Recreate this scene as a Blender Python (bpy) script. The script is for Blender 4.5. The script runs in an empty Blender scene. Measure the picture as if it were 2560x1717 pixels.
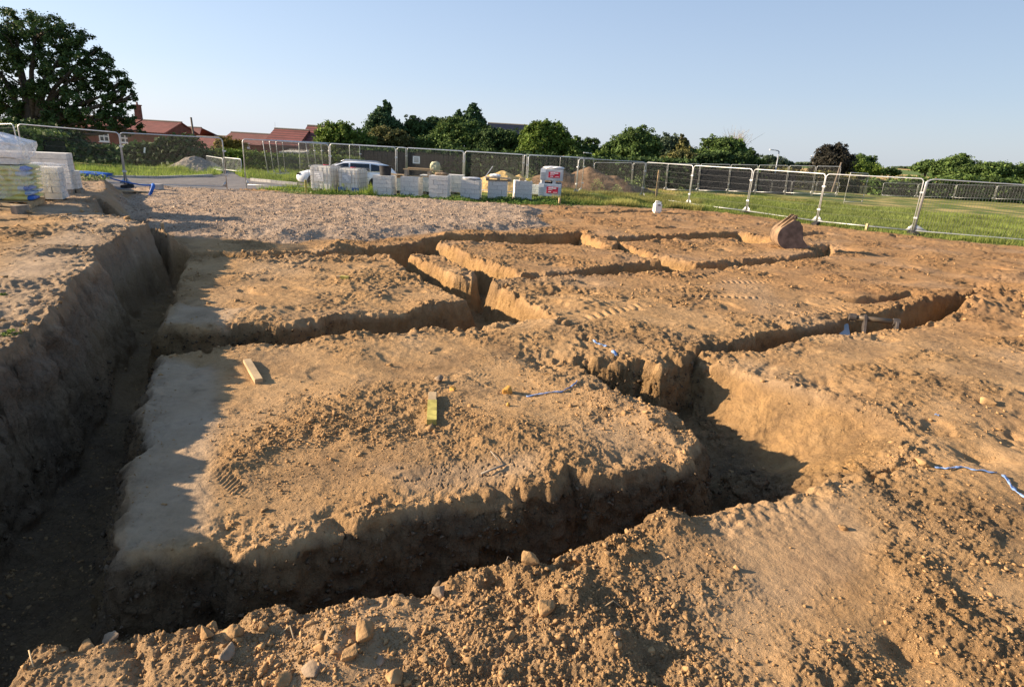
import bpy, bmesh, math, random
import numpy as np
from mathutils import Vector, Matrix
random.seed(7); RNG = np.random.default_rng(11)
R_ = math.radians
scene = bpy.context.scene
HAZE_COLS = [(3.15, 3.45, 3.95), (2.4, 2.95, 3.85), (1.25, 1.9, 3.1), (0.82, 1.38, 2.45)]
SKY_STRENGTH = 0.068; SUN_STRENGTH = 4.1; EXPOSURE = 1.66
COL = scene.collection

# ------------------------------------------------------------------ camera frame (survey helper)
FPX = 1450.0; ROLL = R_(3.3); HZ = 378.0; CH = 2.15
TILT = math.atan((858.5 - HZ) * math.cos(ROLL) / FPX)
cF = np.array([0, math.cos(TILT), -math.sin(TILT)])
_r = np.array([1.0, 0, 0]); _u = np.array([0, math.sin(TILT), math.cos(TILT)])
cR = math.cos(ROLL) * _r + math.sin(ROLL) * _u
cU = -math.sin(ROLL) * _r + math.cos(ROLL) * _u

def ray(u, v):
    return cF * FPX + cR * (u - 1280.0) - cU * (v - 858.5)
def G(u, v, z=0.0):                      # bearing (u,v) -> point on the level z
    d = ray(u, v); k = (z - CH) / d[2]
    return (d[0] * k, d[1] * k)
def P(u, v, y):                          # bearing (u,v) -> point at distance y
    d = ray(u, v); k = y / d[1]
    return Vector((d[0] * k, y, CH + d[2] * k))

# ------------------------------------------------------------------ noise
_perm = np.random.default_rng(5).permutation(256).astype(np.int64)
_perm = np.concatenate([_perm, _perm])
_ga = np.random.default_rng(6).uniform(0, 2 * np.pi, 256)
_gx, _gy = np.cos(_ga), np.sin(_ga)
def pn(x, y, s=0):
    x = np.asarray(x, float) + s * 17.31; y = np.asarray(y, float) + s * 9.17
    xi = np.floor(x); yi = np.floor(y); xf = x - xi; yf = y - yi
    xi = xi.astype(np.int64) & 255; yi = yi.astype(np.int64) & 255
    u = xf * xf * xf * (xf * (xf * 6 - 15) + 10); v = yf * yf * yf * (yf * (yf * 6 - 15) + 10)
    x1 = (xi + 1) & 255; y1 = (yi + 1) & 255
    def gr(a, b, fx, fy):
        h = _perm[_perm[a] + b]; return _gx[h] * fx + _gy[h] * fy
    a = gr(xi, yi, xf, yf); b = gr(x1, yi, xf - 1, yf); c = gr(xi, y1, xf, yf - 1); d = gr(x1, y1, xf - 1, yf - 1)
    return ((a + (b - a) * u) + ((c + (d - c) * u) - (a + (b - a) * u)) * v) * 1.4
def sst(a, b, x):
    t = np.clip((x - a) / (b - a), 0, 1); return t * t * (3 - 2 * t)

def poly_dist(poly, x, y):
    """signed distance: positive outside, negative inside"""
    P_ = np.asarray(poly, float); n = len(P_)
    d2 = np.full(x.shape, 1e9); ins = np.zeros(x.shape, bool)
    for i in range(n):
        ax, ay = P_[i]; bx, by = P_[(i + 1) % n]
        ex, ey = bx - ax, by - ay
        t = np.clip(((x - ax) * ex + (y - ay) * ey) / (ex * ex + ey * ey + 1e-12), 0, 1)
        dx = x - ax - t * ex; dy = y - ay - t * ey
        np.minimum(d2, dx * dx + dy * dy, out=d2)
        c = ((ay > y) != (by > y))
        xx = ax + (y - ay) * ex / (ey if abs(ey) > 1e-12 else 1e-12)
        ins ^= c & (x < xx)
    d = np.sqrt(d2)
    return np.where(ins, -d, d)

# ------------------------------------------------------------------ plan of the dig (metres): solids that were left standing
S_A = [(-3.55,5.50),(-3.2,4.80),(-3.0,4.30),(-2.58,3.70),(-2.50,3.43),(-2.30,3.08),(-2.10,2.72),(-2.0,2.55),(-1.62,2.70),
       (-1.28,2.66),(-1.12,2.74),(-0.90,2.92),(-0.60,3.10),(-0.20,3.27),(0.30,3.43),(0.48,3.66),(0.62,3.58),(0.9,3.72),(1.38,3.93),(1.52,4.25),
       (1.48,4.71),(1.21,4.96),(0.97,5.29),(0.74,6.08),(1.0,6.6),(0.55,7.70),(0.0,7.42),(-0.57,7.09),(-1.69,6.64),(-2.50,6.02)]
S_G = [(-4.05,6.36),(-3.69,6.34),(-3.46,6.50),(-2.91,6.68),(-2.65,6.70),(-2.37,7.05),(-2.10,7.36),(-1.64,7.55),(-1.18,7.91),(-0.72,8.42),
       (-1.11,8.95),(-1.53,9.63),(-1.87,10.31),(-2.18,10.78),(-2.60,11.75),(-3.21,11.62),(-3.72,11.30),(-4.69,10.75),(-5.29,10.53),
       (-5.85,10.33),(-4.95,8.30),(-4.42,7.42),(-4.40,7.10)]
S_J = [(-2.16,11.75),(-2.08,12.15),(-1.66,11.95),(-1.2,11.2),(-0.74,10.42),(-0.78,10.05),(-1.06,10.15),(-1.63,11.03)]
S_L = [(0.10,10.50),(0.70,11.00),(1.23,11.36),(1.82,11.93),(2.46,12.50),(3.15,12.62),(2.75,13.4),(2.33,14.20),(1.98,14.42),(1.50,14.75),
       (0.32,14.60),(-1.01,14.06),(-1.88,13.74),(-1.34,12.82),(-0.66,11.68),(-0.02,10.89)]
S_Q = [(3.30,13.70),(2.70,15.60),(3.78,16.30),(4.75,16.9),(6.6,18.2),(8.6,16.6),(8.05,15.85),(7.0,14.9),(5.9,14.1),(4.9,13.45),(4.0,13.0)]
S_S = [(-0.42,9.78),(0.05,8.90),(0.55,7.70),(1.0,6.60),(0.76,6.15),(1.45,6.16),(1.62,6.02),(1.9,6.30),(2.30,6.80),(2.7,7.05),(3.44,7.59),(4.1,8.0),(4.74,8.39),(5.4,8.9),(6.42,9.53),
       (7.89,10.62),(10,11.0),(80,30),(80,60),(10.5,22.0),(9.3,17.0),(8.7,15.9),(7.6,14.75),(6.6,14.0),(5.7,13.4),(4.6,12.55),(3.01,11.56),(2.24,11.27),(1.58,10.95),
       (0.78,10.66),(0.14,10.17),(-0.22,10.05)]
S_E = [(2.30,6.66),(2.95,6.74),(3.32,6.98),(4.11,7.60),(4.65,7.72),(6.00,8.42),(7.2,9.3),(8.3,10.4),(10,11.2),(80,30),(80,-3),(2.6,-2),(2.60,3.84),(3.12,4.12),
       (3.50,4.55),(3.56,5.0),(3.32,5.45),(2.92,5.85),(2.52,6.2),(2.24,6.45)]
S_F = [(-1.98,1.93),(-1.84,2.02),(-1.39,2.06),(-1.11,2.19),(-0.85,2.29),(-0.34,2.46),(0.12,2.64),(0.30,2.62),(0.48,2.82),(0.92,3.10),(1.10,3.22),(1.28,3.18),(1.62,3.38),
       (2.12,3.62),(2.62,3.86),(6,5),(6,-3),(-1.2,-3),(-1.7,0.6)]
S_B = [(-2.0,-3),(-2.5,0.8),(-3.02,2.0),(-3.54,3.2),(-3.84,3.97),(-4.17,4.95),(-4.88,6.3),(-5.28,7.15),(-5.55,7.5),(-6.06,8.2),(-6.20,8.9),(-6.58,9.7),(-6.70,10.5),(-7.3,11.0),(-8.6,11.7),(-9.6,13.2),(-11.3,16),(-13.4,19),(-16.0,22.0),(-80,24),(-80,-3)]
S_H = [(-6.45,10.72),(-5.70,11.12),(-4.96,11.12),(-4.42,11.33),(-3.85,11.83),(-3.09,12.63),(-2.42,13.4),(-2.15,14.6),(-1.11,15.30),(-0.04,15.94),(0.7,16.5),
       (1.30,16.90),(1.80,17.55),(2.05,17.3),(2.36,16.53),(3.10,16.84),(4.04,17.52),(4.95,18.22),(6.0,19.0),(7.2,19.4),(8.6,17.4),(22,24),(80,40),(80,70),(-80,70),(-80,20),(-9,14),(-6.9,11.0)]
S_N = [(2.02,17.55),(2.36,16.53),(2.66,15.62),(2.36,14.4),(2.1,14.5),(2.2,15.4),(1.9,16.9)]
SOLIDS = [(S_A,.22),(S_G,.20),(S_J,.15),(S_L,.16),(S_Q,.22),(S_S,.16),(S_E,.85),(S_F,.17),(S_B,.26),(S_H,.14),(S_N,.15)]
GRAVEL = [(-8.6,12.95),(-7.6,12.45),(-6.6,12.3),(-5.6,12.35),(-4.9,12.55),(-4.2,13.3),(-3.4,13.6),(-2.7,14.5),(-1.8,15.55),(-0.6,16.5),(0.4,17.2),(0.9,18.6),
          (0.7,21),(1.0,23.6),(-0.5,24.6),(-3.4,24.4),(-6,24.2),(-8.2,23.9),(-10.5,23.6),(-14.2,22.9),(-14.5,20.5),(-13.2,20.2),(-11.6,17.0),(-9.7,14.2),(-9.1,13.3)]
SMOOTH = [[(-3.6,5.5),(-2.85,5.25),(-2.3,4.2),(-1.95,3.4),(-1.62,2.75),(-2.05,2.5),(-3.2,4.6)],
          [(-0.62,3.25),(0.25,3.52),(0.28,3.9),(-0.6,3.62),(-1.0,3.6)],
          [(1.30,2.45),(1.55,2.35),(2.35,3.0),(2.4,3.5),(1.7,3.42),(1.25,3.1)],
          [(2.9,2.6),(4.2,3.0),(4.3,3.5),(3.1,3.1)],
          [(4.2,7.4),(5.8,8.2),(6.3,8.2),(5.0,7.0),(4.3,6.9)],
          [(-4.1,6.4),(-3.4,6.5),(-3.4,7.1),(-4.4,7.3)],
          [(3.0,9.2),(6.0,10.3),(6.0,11.0),(3.6,10.2)]]
TREADS = [((1.4,9.5),(5.6,10.2),.13,.42),((2.4,10.6),(6.6,12.2),.13,.45),((6.2,11.2),(10.4,13.6),.16,.45),((7.5,12.8),(12.5,18.0),.16,.45),((8.7,12.4),(13.7,17.4),.16,.45),
          ((-1.75,8.35),(-1.15,8.75),.11,.40),((-0.2,6.9),(1.9,8.9),.16,.4),((9.0,11.6),(14.5,15.2),.17,.45),
          ((-1.9,3.3),(-1.55,3.05),.035,.22),((-0.4,5.5),(0.6,5.8),.045,.2),((5.5,13.0),(3.2,10.3),.16,.42),((2.9,8.4),(6.5,10.1),.16,.42)]
TRACKS_SEED = 3
# lumps / hollows (x, y, radius, height)
LUMPS = [(0.35,6.05,.34,-.13),(0.18,5.95,.2,.05),(-0.18,3.98,.07,.05),(3.55,2.75,.25,-.16),(3.9,3.35,.3,-.2),(3.2,1.9,.18,-.10),(2.6,1.35,.16,-.08),(2.9,1.45,.12,.06),
         (1.05,3.1,.18,.07),(0.7,2.75,.16,.05),(1.95,2.2,.14,-.06),(2.3,1.6,.22,.06),(0.55,2.1,.10,.07),(0.72,2.05,.10,-.05),(-0.7,2.05,.2,.06),(0.4,2.4,.2,.05),
         (-1.35,4.0,.45,.03),(-0.9,3.95,.3,.02),(1.0,4.9,.3,.06),(1.25,4.6,.2,.06),(1.3,4.25,.14,.06),(3.4,5.8,.3,-.08),(4.6,4.7,.35,-.10),(3.9,4.3,.22,-.08),(4.5,3.8,.2,.07),
         (7.9,9.9,.5,.15),(9.0,10.4,.9,.25),(8.0,9.0,.3,-.08),(2.7,15.2,.3,.0),(10.0,12.6,.4,-.18),(11.2,13.4,.5,-.15),(6.9,17.6,.5,-.25),(9.3,17.2,.5,-.22),(12.2,15.0,.35,-.25),
         (-3.3,7.15,.35,.05),(-2.0,8.2,.25,.05),(-1.25,8.05,.25,.06),(-5.9,11.6,.3,.08),(-3.9,12.3,.4,.09),(-1.8,14.9,.3,.08),(1.4,12.3,.3,.0),
         (0.6,9.2,.3,-.10),(1.2,9.4,.25,-.10),(1.1,8.5,.4,.08),(0.6,7.4,.3,.05),(-3.1,5.35,.18,-.05),(2.2,12.9,.3,.05)]
ROAD = [G(u, v, .05) for u, v in ((100,466),(240,470),(400,475),(560,474),(700,470),(800,467),(960,463),(960,455),(760,458),(700,454),(640,448),(600,441),(585,430),(560,430),(545,437),(520,440),(400,444),(240,444),(100,438))]
STOP_TRENCH = [(4.3,20.3),(5.2,20.9),(6.6,19.6),(6.2,19.2)]
CRACKS = [[G(1240,521),G(1330,528),G(1450,533),G(1560,530),G(1672,528)],[G(1385,527),G(1430,532)],[G(2000,588),G(2060,583)],[G(2130,752),G(2290,742)],[G(1650,572),G(1700,570)]]

def seg_dist(pts, x, y):
    d = np.full(x.shape, 1e9)
    for (ax, ay), (bx, by) in zip(pts[:-1], pts[1:]):
        ex, ey = bx - ax, by - ay
        t = np.clip(((x - ax) * ex + (y - ay) * ey) / (ex * ex + ey * ey), 0, 1)
        np.minimum(d, np.hypot(x - ax - t * ex, y - ay - t * ey), out=d)
    return d

def terrain(x, y):
    """height, trench share 0..1, gravel share, roughness, grass share"""
    x = np.asarray(x, float); y = np.asarray(y, float)
    r = np.hypot(x, y)
    near = 1 - sst(9, 22, r)
    # ragged plan (machine-cut and smoother farther in, crumbled near the front)
    fr1 = 1 - .55 * sst(4.8, 6.5, y)
    bk = 1 - sst(-3.3, -2.9, x + .36 * (y - 2.6))      # the spade-cut topsoil bank at the left stays lumpy
    fr1 = np.maximum(fr1, bk)
    smo = 1 - .75 * sst(2.2, 2.7, x) * sst(4.0, 4.6, y) * (1 - sst(6.2, 6.8, y)) * (1 - sst(4, 5, x))
    wx = x + smo * (.06 * pn(x * 1.7, y * 1.7, 1) + fr1 * (.055 * pn(x * 4.3, y * 4.3, 2) + .011 * pn(x * 11, y * 11, 3) + .004 * pn(x * 26, y * 26, 45)))
    wy = y + smo * (.06 * pn(x * 1.7, y * 1.7, 4) + fr1 * (.055 * pn(x * 4.3, y * 4.3, 5) + .011 * pn(x * 11, y * 11, 6) + .004 * pn(x * 26, y * 26, 46)))
    T = np.full(x.shape, 9.0); bankd = None; dmin = np.full(x.shape, 9.0)
    for k, (poly, w) in enumerate(SOLIDS):
        d = poly_dist(poly, wx, wy)
        ww = w
        if poly is S_E:
            ww = .10 + 1.0 * sst(3.5, 4.5, wy) * (.12 + .88 * (1 - sst(5.1, 6.4, wy))) * (1 - sst(6.4, 6.8, wy)) + 0 * wx
        if poly is S_B:
            bankd = d
        if poly is S_H: hd = d
        T = np.minimum(T, np.maximum(d, 0) / ww)
        dmin = np.minimum(dmin, d)
    # second ragged pass for the lower wall
    soft = 1 - .9 * sst(2.0, 2.6, x) * sst(3.7, 4.4, y) * (1 - sst(6.6, 7.2, y)) * (1 - sst(4, 5, x))
    T = np.where(T > 0, T + soft * fr1 * (.045 * pn(x * 9, y * 9, 7) + .02 * pn(x * 23, y * 23, 8)) * sst(.02, .3, T) * (1 - sst(1.0, 1.6, T)), T)
    T = np.clip(T, 0, 2)
    t = np.clip(T, 0, 1)
    prof = .35 * t * t * (3 - 2 * t) + .65 * t
    # ---- natural top surface
    top = .045 * pn(x * .45, y * .45, 10) + .02 * pn(x * 1.2, y * 1.2, 11)
    top += .54 * (1 - sst(.0, .75, bankd)) * sst(1.5, 2.3, y)
    gv = poly_dist(GRAVEL, x + .25 * pn(x * .9, y * .9, 12) + .08 * pn(x * 3, y * 3, 13), y + .25 * pn(x * .9, y * .9, 14))
    gshare = 1 - sst(-.15, .12, gv)
    top += .15 * (1 - sst(-.75, .12, gv))
    # field and the ground beyond
    gr_line = np.interp(x, [-60,-22,-14.5,-14,-9.6,-8,-6,-2,.6,4,6.0,8.4,10.5,12.2,14.5,17.6,30], [24,24,24,25.0,25.0,24.8,24.9,25.6,26.6,27.4,27.6,27.8,25.9,23.4,21.2,19.7,17.5])
    gd = y - gr_line + .35 * pn(x * .8, y * .8, 15)
    grass = sst(-.2, .5, gd)
    drop = sst(34, 95, y) * sst(-2, -22, x) if False else sst(36, 95, y) * (1 - sst(-16, 2, x))
    top -= 4.6 * drop
    # ---- roughness field
    rough = sst(-.25, .45, pn(x * .75, y * .75, 20) + .5 * pn(x * 1.9, y * 1.9, 21))
    for poly in SMOOTH:
        rough *= sst(-.22, .10, poly_dist(poly, x + .1 * pn(x * 3, y * 3, 22), y + .1 * pn(x * 3, y * 3, 23)))
    rough = rough * (1 - .3 * sst(3, 3.6, y) * (1 - sst(8.5, 10, y)) * (1 - sst(.4, 1.5, x)))
    edge = np.exp(-np.maximum(-dmin, 0) / .22) * (dmin < .02)
    rough = np.maximum(rough, edge * .75 * sst(-.3, .2, pn(x * 1.3, y * 1.3, 24)))
    fg = (1 - sst(0, .9, r - 2.3 - 1.3 * sst(.9, 2.2, x))) * sst(-.55, -.2, x)
    rough = np.maximum(rough, fg * sst(-.35, .15, pn(x * 1.5, y * 1.5, 25)))
    for poly in [SMOOTH[0], SMOOTH[2], SMOOTH[3], SMOOTH[5]]:
        rough *= sst(-.15, .08, poly_dist(poly, x, y))
    lump = np.zeros_like(x)
    for lx, ly, lr, lh in LUMPS:
        dd = ((x - lx) ** 2 + (y - ly) ** 2) / (lr * lr)
        m = dd < 4
        if m.any():
            lump[m] += lh * np.exp(-dd[m] * 1.6) * (1 + .5 * pn(x[m] * 9, y[m] * 9, 26))
    top += lump
    lowf = pn(x * 2.6, y * 2.6, 30)
    det = .024 * pn(x * 2.6, y * 2.6, 30) * (.35 + rough) + .013 * (1 - np.abs(pn(x * 5.5, y * 6.5, 31)) * 2) * (.25 + rough)
    b1 = 1 - np.abs(pn(x * 13, y * 15, 32)) * 2.0
    b2 = np.abs(pn(x * 26, y * 28, 33)); b3 = pn(x * 55, y * 60, 34)
    det += (.007 * b1 + .012 * b2 * (1 - sst(7, 14, r)) + .008 * b3 * (1 - sst(4, 8, r))) * (.12 + rough) * (1 - gshare)
    sc = np.clip(.6 + r / 14, .6, 1.7)
    det += .022 * sc * np.maximum(pn(x * 3.6 + 1.5 * pn(x, y, 40), y * 4.6, 35), 0) * rough
    det += .010 * pn(x * 1.6 - y * .7, (y * 6 + x * 2.7), 41) * sst(2.5, 5, y)         # drag marks of the bucket
    det += .011 * np.clip(r / 8, .5, 1.5) * (1 - np.abs(pn(x * 8 + .6 * pn(x * 3, y * 3, 43), y * 11, 44)) * 2.6) * (.35 + rough) * (1 - gshare) * (1 - grass)
    # hollows with sharp rims (boot and track scuffs)
    sc1 = pn(x * 1.9, y * 2.4, 42)
    det -= .03 * sst(.38, .58, sc1) * sst(4, 7, r) * (1 - gshare) * (1 - grass)
    for (a, b, per, wd) in TREADS:
        ex, ey = b[0] - a[0], b[1] - a[1]; L = math.hypot(ex, ey); ex /= L; ey /= L
        s = (x - a[0]) * ex + (y - a[1]) * ey; c = -(x - a[0]) * ey + (y - a[1]) * ex + .12 * np.sin(s * .8)
        m = sst(-.1, .2, s) * (1 - sst(L - .2, L + .1, s)) * (1 - sst(wd * .42, wd * .55, np.abs(c)))
        fade = sst(-.4, .2, pn(s * .8, c * .9, 27))
        bar = np.sin((s + np.abs(c) * .55) * 2 * math.pi / per)
        amp = .011 if per > .1 else .008
        det = det * (1 - .6 * m) + m * fade * (amp * np.clip(bar * 1.6 + .8 * pn(s * 5, c * 5, 59), -1, 1) - amp * .8)
    for ck in CRACKS:
        dck = seg_dist(ck, x + .08 * pn(x * 2, y * 2, 28), y + .15 * pn(x * 2, y * 2, 29))
        det -= .22 * (1 - sst(.05, .22, dck))
    # dried-out cracks in the smooth strip at the edge of the near plot
    m = (x > -.75) & (x < .35) & (y > 3.0) & (y < 4.0)
    if m.any():
        cx, cy = x[m], y[m]
        cr = np.abs(pn(cx * 6 + .5 * pn(cx * 20, cy * 20, 36), cy * 4, 37))
        det[m] -= .025 * (1 - sst(.0, .05, cr)) * (1 - sst(-.1, .05, poly_dist(SMOOTH[1], cx, cy)))
    det += gshare * (.010 * pn(x * 11, y * 11, 38) + .010 * np.abs(pn(x * 5, y * 5, 39)) - .05 * lowf - .012 * lowf * 0)
    rd = poly_dist(ROAD, x, y); road = 1 - sst(-.10, .06, rd); grass = grass * (1 - road)
    top = top + det * (1 - .5 * grass) * (1 - road) + .05 * road
    # broken lip: bites and slumped crumbs along the edges
    bite = sst(-.30, 0, dmin) * (dmin < .05) * sst(.02, .5, pn(x * 3.2, y * 3.2, 47) + .5 * pn(x * 9, y * 9, 48)) * (1 - gshare)
    top = top - .075 * bite * smo * (.25 + rough) + edge * (.018 * pn(x * 17, y * 17, 49) + .012 * np.abs(pn(x * 38, y * 38, 58)))
    floor = -.66 + .03 * pn(x * 1.4, y * 1.4, 50) + .03 * pn(x * 5, y * 5, 51) + .018 * pn(x * 14, y * 14, 52) + .008 * pn(x * 40, y * 40, 53)
    floor += .12 * sst(10, 15, y)
    # spill at the wall foot
    floor += .10 * np.exp(-np.maximum(T - 1, 0) * 3) * (.6 + pn(x * 2, y * 2, 54))
    wallmid = np.sin(np.clip(prof, 0, 1) * np.pi)
    h = top + (floor - top) * prof + (.30 + .70 * soft) * (1 - .5 * sst(5, 8, y) * (1 - bk)) * wallmid * (.05 * pn(x * 4, y * 4, 55) + .012 * soft * pn(x * 19, y * 19, 56))
    return h, prof, gshare * (1 - prof) * (1 - road), rough, grass, dmin, bankd, road

def ground_z(x, y):
    return float(terrain(np.array([x]), np.array([y]))[0][0])

# ------------------------------------------------------------------ mesh helpers
def mesh_from(name, V, F, mats, parent=None, mi=None, smooth=True):
    """V (n,3), F (m,k) arrays"""
    V = np.asarray(V, np.float32); F = np.asarray(F, np.int32)
    me = bpy.data.meshes.new(name)
    me.vertices.add(len(V)); me.vertices.foreach_set('co', V.ravel())
    k = F.shape[1]; n = len(F)
    me.loops.add(n * k); me.loops.foreach_set('vertex_index', F.ravel())
    me.polygons.add(n); me.polygons.foreach_set('loop_start', np.arange(0, n * k, k, dtype=np.int32))
    me.polygons.foreach_set('loop_total', np.full(n, k, np.int32))
    if smooth: me.polygons.foreach_set('use_smooth', np.ones(n, bool))
    if not isinstance(mats, (list, tuple)): mats = [mats]
    for m in mats: me.materials.append(m)
    if mi is not None: me.polygons.foreach_set('material_index', np.asarray(mi, np.int32))
    me.update(calc_edges=True)
    o = bpy.data.objects.new(name, me); COL.objects.link(o)
    if parent: o.parent = parent
    return o
def attr(o, name, vals):
    a = o.data.attributes.new(name, 'FLOAT', 'POINT'); a.data.foreach_set('value', np.asarray(vals, np.float32))

def tag(o, label=None, cat=None, group=None, kind=None):
    if label: o['label'] = label
    if cat: o['category'] = cat
    if group: o['group'] = group
    if kind: o['kind'] = kind
    return o
def thing(name, label, cat, loc=(0, 0, 0), rz=0, group=None, rx=0, ry=0):
    o = bpy.data.objects.new(name, None); COL.objects.link(o); o.empty_display_size = .2
    o.location = loc; o.rotation_euler = (rx, ry, rz)
    return tag(o, label, cat, group)
def copy_tree(o, parent=None):
    c = o.copy(); COL.objects.link(c); c.parent = parent
    for ch in list(o.children): copy_tree(ch, c)
    return c

class B:
    """collects shapes into one mesh"""
    def __init__(s): s.v = []; s.f = []; s.m = []; s.cur = 0
    def add(s, vs, fs):
        n = len(s.v); s.v += [tuple(v) for v in vs]
        for f in fs: s.f.append(tuple(i + n for i in f)); s.m.append(s.cur)
    def box(s, c, d, rz=0, M=None, bev=0):
        x, y, z = d[0] / 2, d[1] / 2, d[2] / 2
        if bev:
            bm = bmesh.new(); bmesh.ops.create_cube(bm, size=1)
            for v in bm.verts: v.co = Vector((v.co.x * d[0], v.co.y * d[1], v.co.z * d[2]))
            bmesh.ops.bevel(bm, geom=bm.edges[:], offset=bev, segments=2, affect='EDGES')
            vs = [v.co.copy() for v in bm.verts]; fs = [[v.index for v in f.verts] for f in bm.faces]; bm.free()
        else:
            vs = [Vector((a, b, e)) for a in (-x, x) for b in (-y, y) for e in (-z, z)]
            fs = [(0,1,3,2),(4,6,7,5),(0,4,5,1),(2,3,7,6),(0,2,6,4),(1,5,7,3)]
        mt = Matrix.Rotation(rz, 4, 'Z') if M is None else M
        s.add([mt @ v + Vector(c) for v in vs], fs); return s
    def tube(s, pts, r, n=6, cap=True, closed=False):
        pts = [Vector(p) for p in pts]; rs = r if isinstance(r, (list, tuple)) else [r] * len(pts)
        vs = []; L = len(pts); up0 = None
        for i, p in enumerate(pts):
            if closed: t = pts[(i + 1) % L] - pts[i - 1]
            else: t = (pts[min(i + 1, L - 1)] - pts[max(i - 1, 0)])
            t.normalize()
            if up0 is None:
                up0 = t.orthogonal().normalized()
            a = (up0 - t * up0.dot(t)); a = a.normalized() if a.length > 1e-6 else t.orthogonal().normalized(); up0 = a
            b = t.cross(a)
            for k in range(n):
                g = 2 * math.pi * k / n; vs.append(p + (a * math.cos(g) + b * math.sin(g)) * rs[i])
        fs = []
        for i in range(L if closed else L - 1):
            j = (i + 1) % L
            for k in range(n):
                k2 = (k + 1) % n; fs.append((i * n + k, i * n + k2, j * n + k2, j * n + k))
        if cap and not closed:
            fs.append(tuple(range(n))[::-1]); fs.append(tuple((L - 1) * n + k for k in range(n)))
        s.add(vs, fs); return s
    def prism(s, poly, y0, y1, M=None):
        """poly in local xz, extruded along y"""
        n = len(poly); M = M or Matrix()
        vs = [M @ Vector((a, y0, b)) for a, b in poly] + [M @ Vector((a, y1, b)) for a, b in poly]
        fs = [tuple(range(n)), tuple(range(2 * n - 1, n - 1, -1))] + [(i, i + n, (i + 1) % n + n, (i + 1) % n) for i in range(n)]
        s.add(vs, fs); return s
    def build(s, name, mat, parent=None, smooth=False, bevel=0):
        me = bpy.data.meshes.new(name); me.from_pydata(s.v, [], s.f)
        for m in (mat if isinstance(mat, (list, tuple)) else [mat]): me.materials.append(m)
        me.polygons.foreach_set('material_index', np.array(s.m, np.int32))
        bm = bmesh.new(); bm.from_mesh(me); bmesh.ops.recalc_face_normals(bm, faces=bm.faces[:]); bm.to_mesh(me); bm.free()
        if smooth: me.polygons.foreach_set('use_smooth', np.ones(len(me.polygons), bool))
        o = bpy.data.objects.new(name, me); COL.objects.link(o)
        if parent: o.parent = parent
        if bevel:
            md = o.modifiers.new('b', 'BEVEL'); md.width = bevel; md.segments = 2; md.limit_method = 'ANGLE'
        return o

# ------------------------------------------------------------------ materials
def nt(name):
    m = bpy.data.materials.new(name); m.use_nodes = True
    t = m.node_tree; b = t.nodes['Principled BSDF']
    return m, t, b, t.nodes.new, t.links.new
def rgb(c): return (c[0], c[1], c[2], 1)
def mat(name, c, rough=.7, metal=0, var=.15, scale=6, bump=0.0, bscale=30, c2=None, spec=.3, trans=0):
    m, t, b, N, Lk = nt(name)
    tc = N('ShaderNodeTexCoord'); no = N('ShaderNodeTexNoise'); no.inputs['Scale'].default_value = scale; no.inputs['Detail'].default_value = 6
    Lk(tc.outputs['Object'], no.inputs['Vector'])
    cr = N('ShaderNodeValToRGB'); lo = c2 or tuple(x * (1 - var) for x in c); hi = c if c2 else tuple(min(1, x * (1 + var)) for x in c)
    cr.color_ramp.elements[0].color = rgb(lo); cr.color_ramp.elements[1].color = rgb(hi)
    cr.color_ramp.elements[0].position = .35; cr.color_ramp.elements[1].position = .65
    Lk(no.outputs['Fac'], cr.inputs['Fac']); Lk(cr.outputs['Color'], b.inputs['Base Color'])
    b.inputs['Roughness'].default_value = rough; b.inputs['Metallic'].default_value = metal
    b.inputs['Specular IOR Level'].default_value = spec
    if trans: b.inputs['Transmission Weight'].default_value = trans
    if bump:
        n2 = N('ShaderNodeTexNoise'); n2.inputs['Scale'].default_value = bscale; n2.inputs['Detail'].default_value = 5
        Lk(tc.outputs['Object'], n2.inputs['Vector'])
        bp = N('ShaderNodeBump'); bp.inputs['Strength'].default_value = 1; bp.inputs['Distance'].default_value = bump
        Lk(n2.outputs['Fac'], bp.inputs['Height']); Lk(bp.outputs['Normal'], b.inputs['Normal'])
    return m

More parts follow.
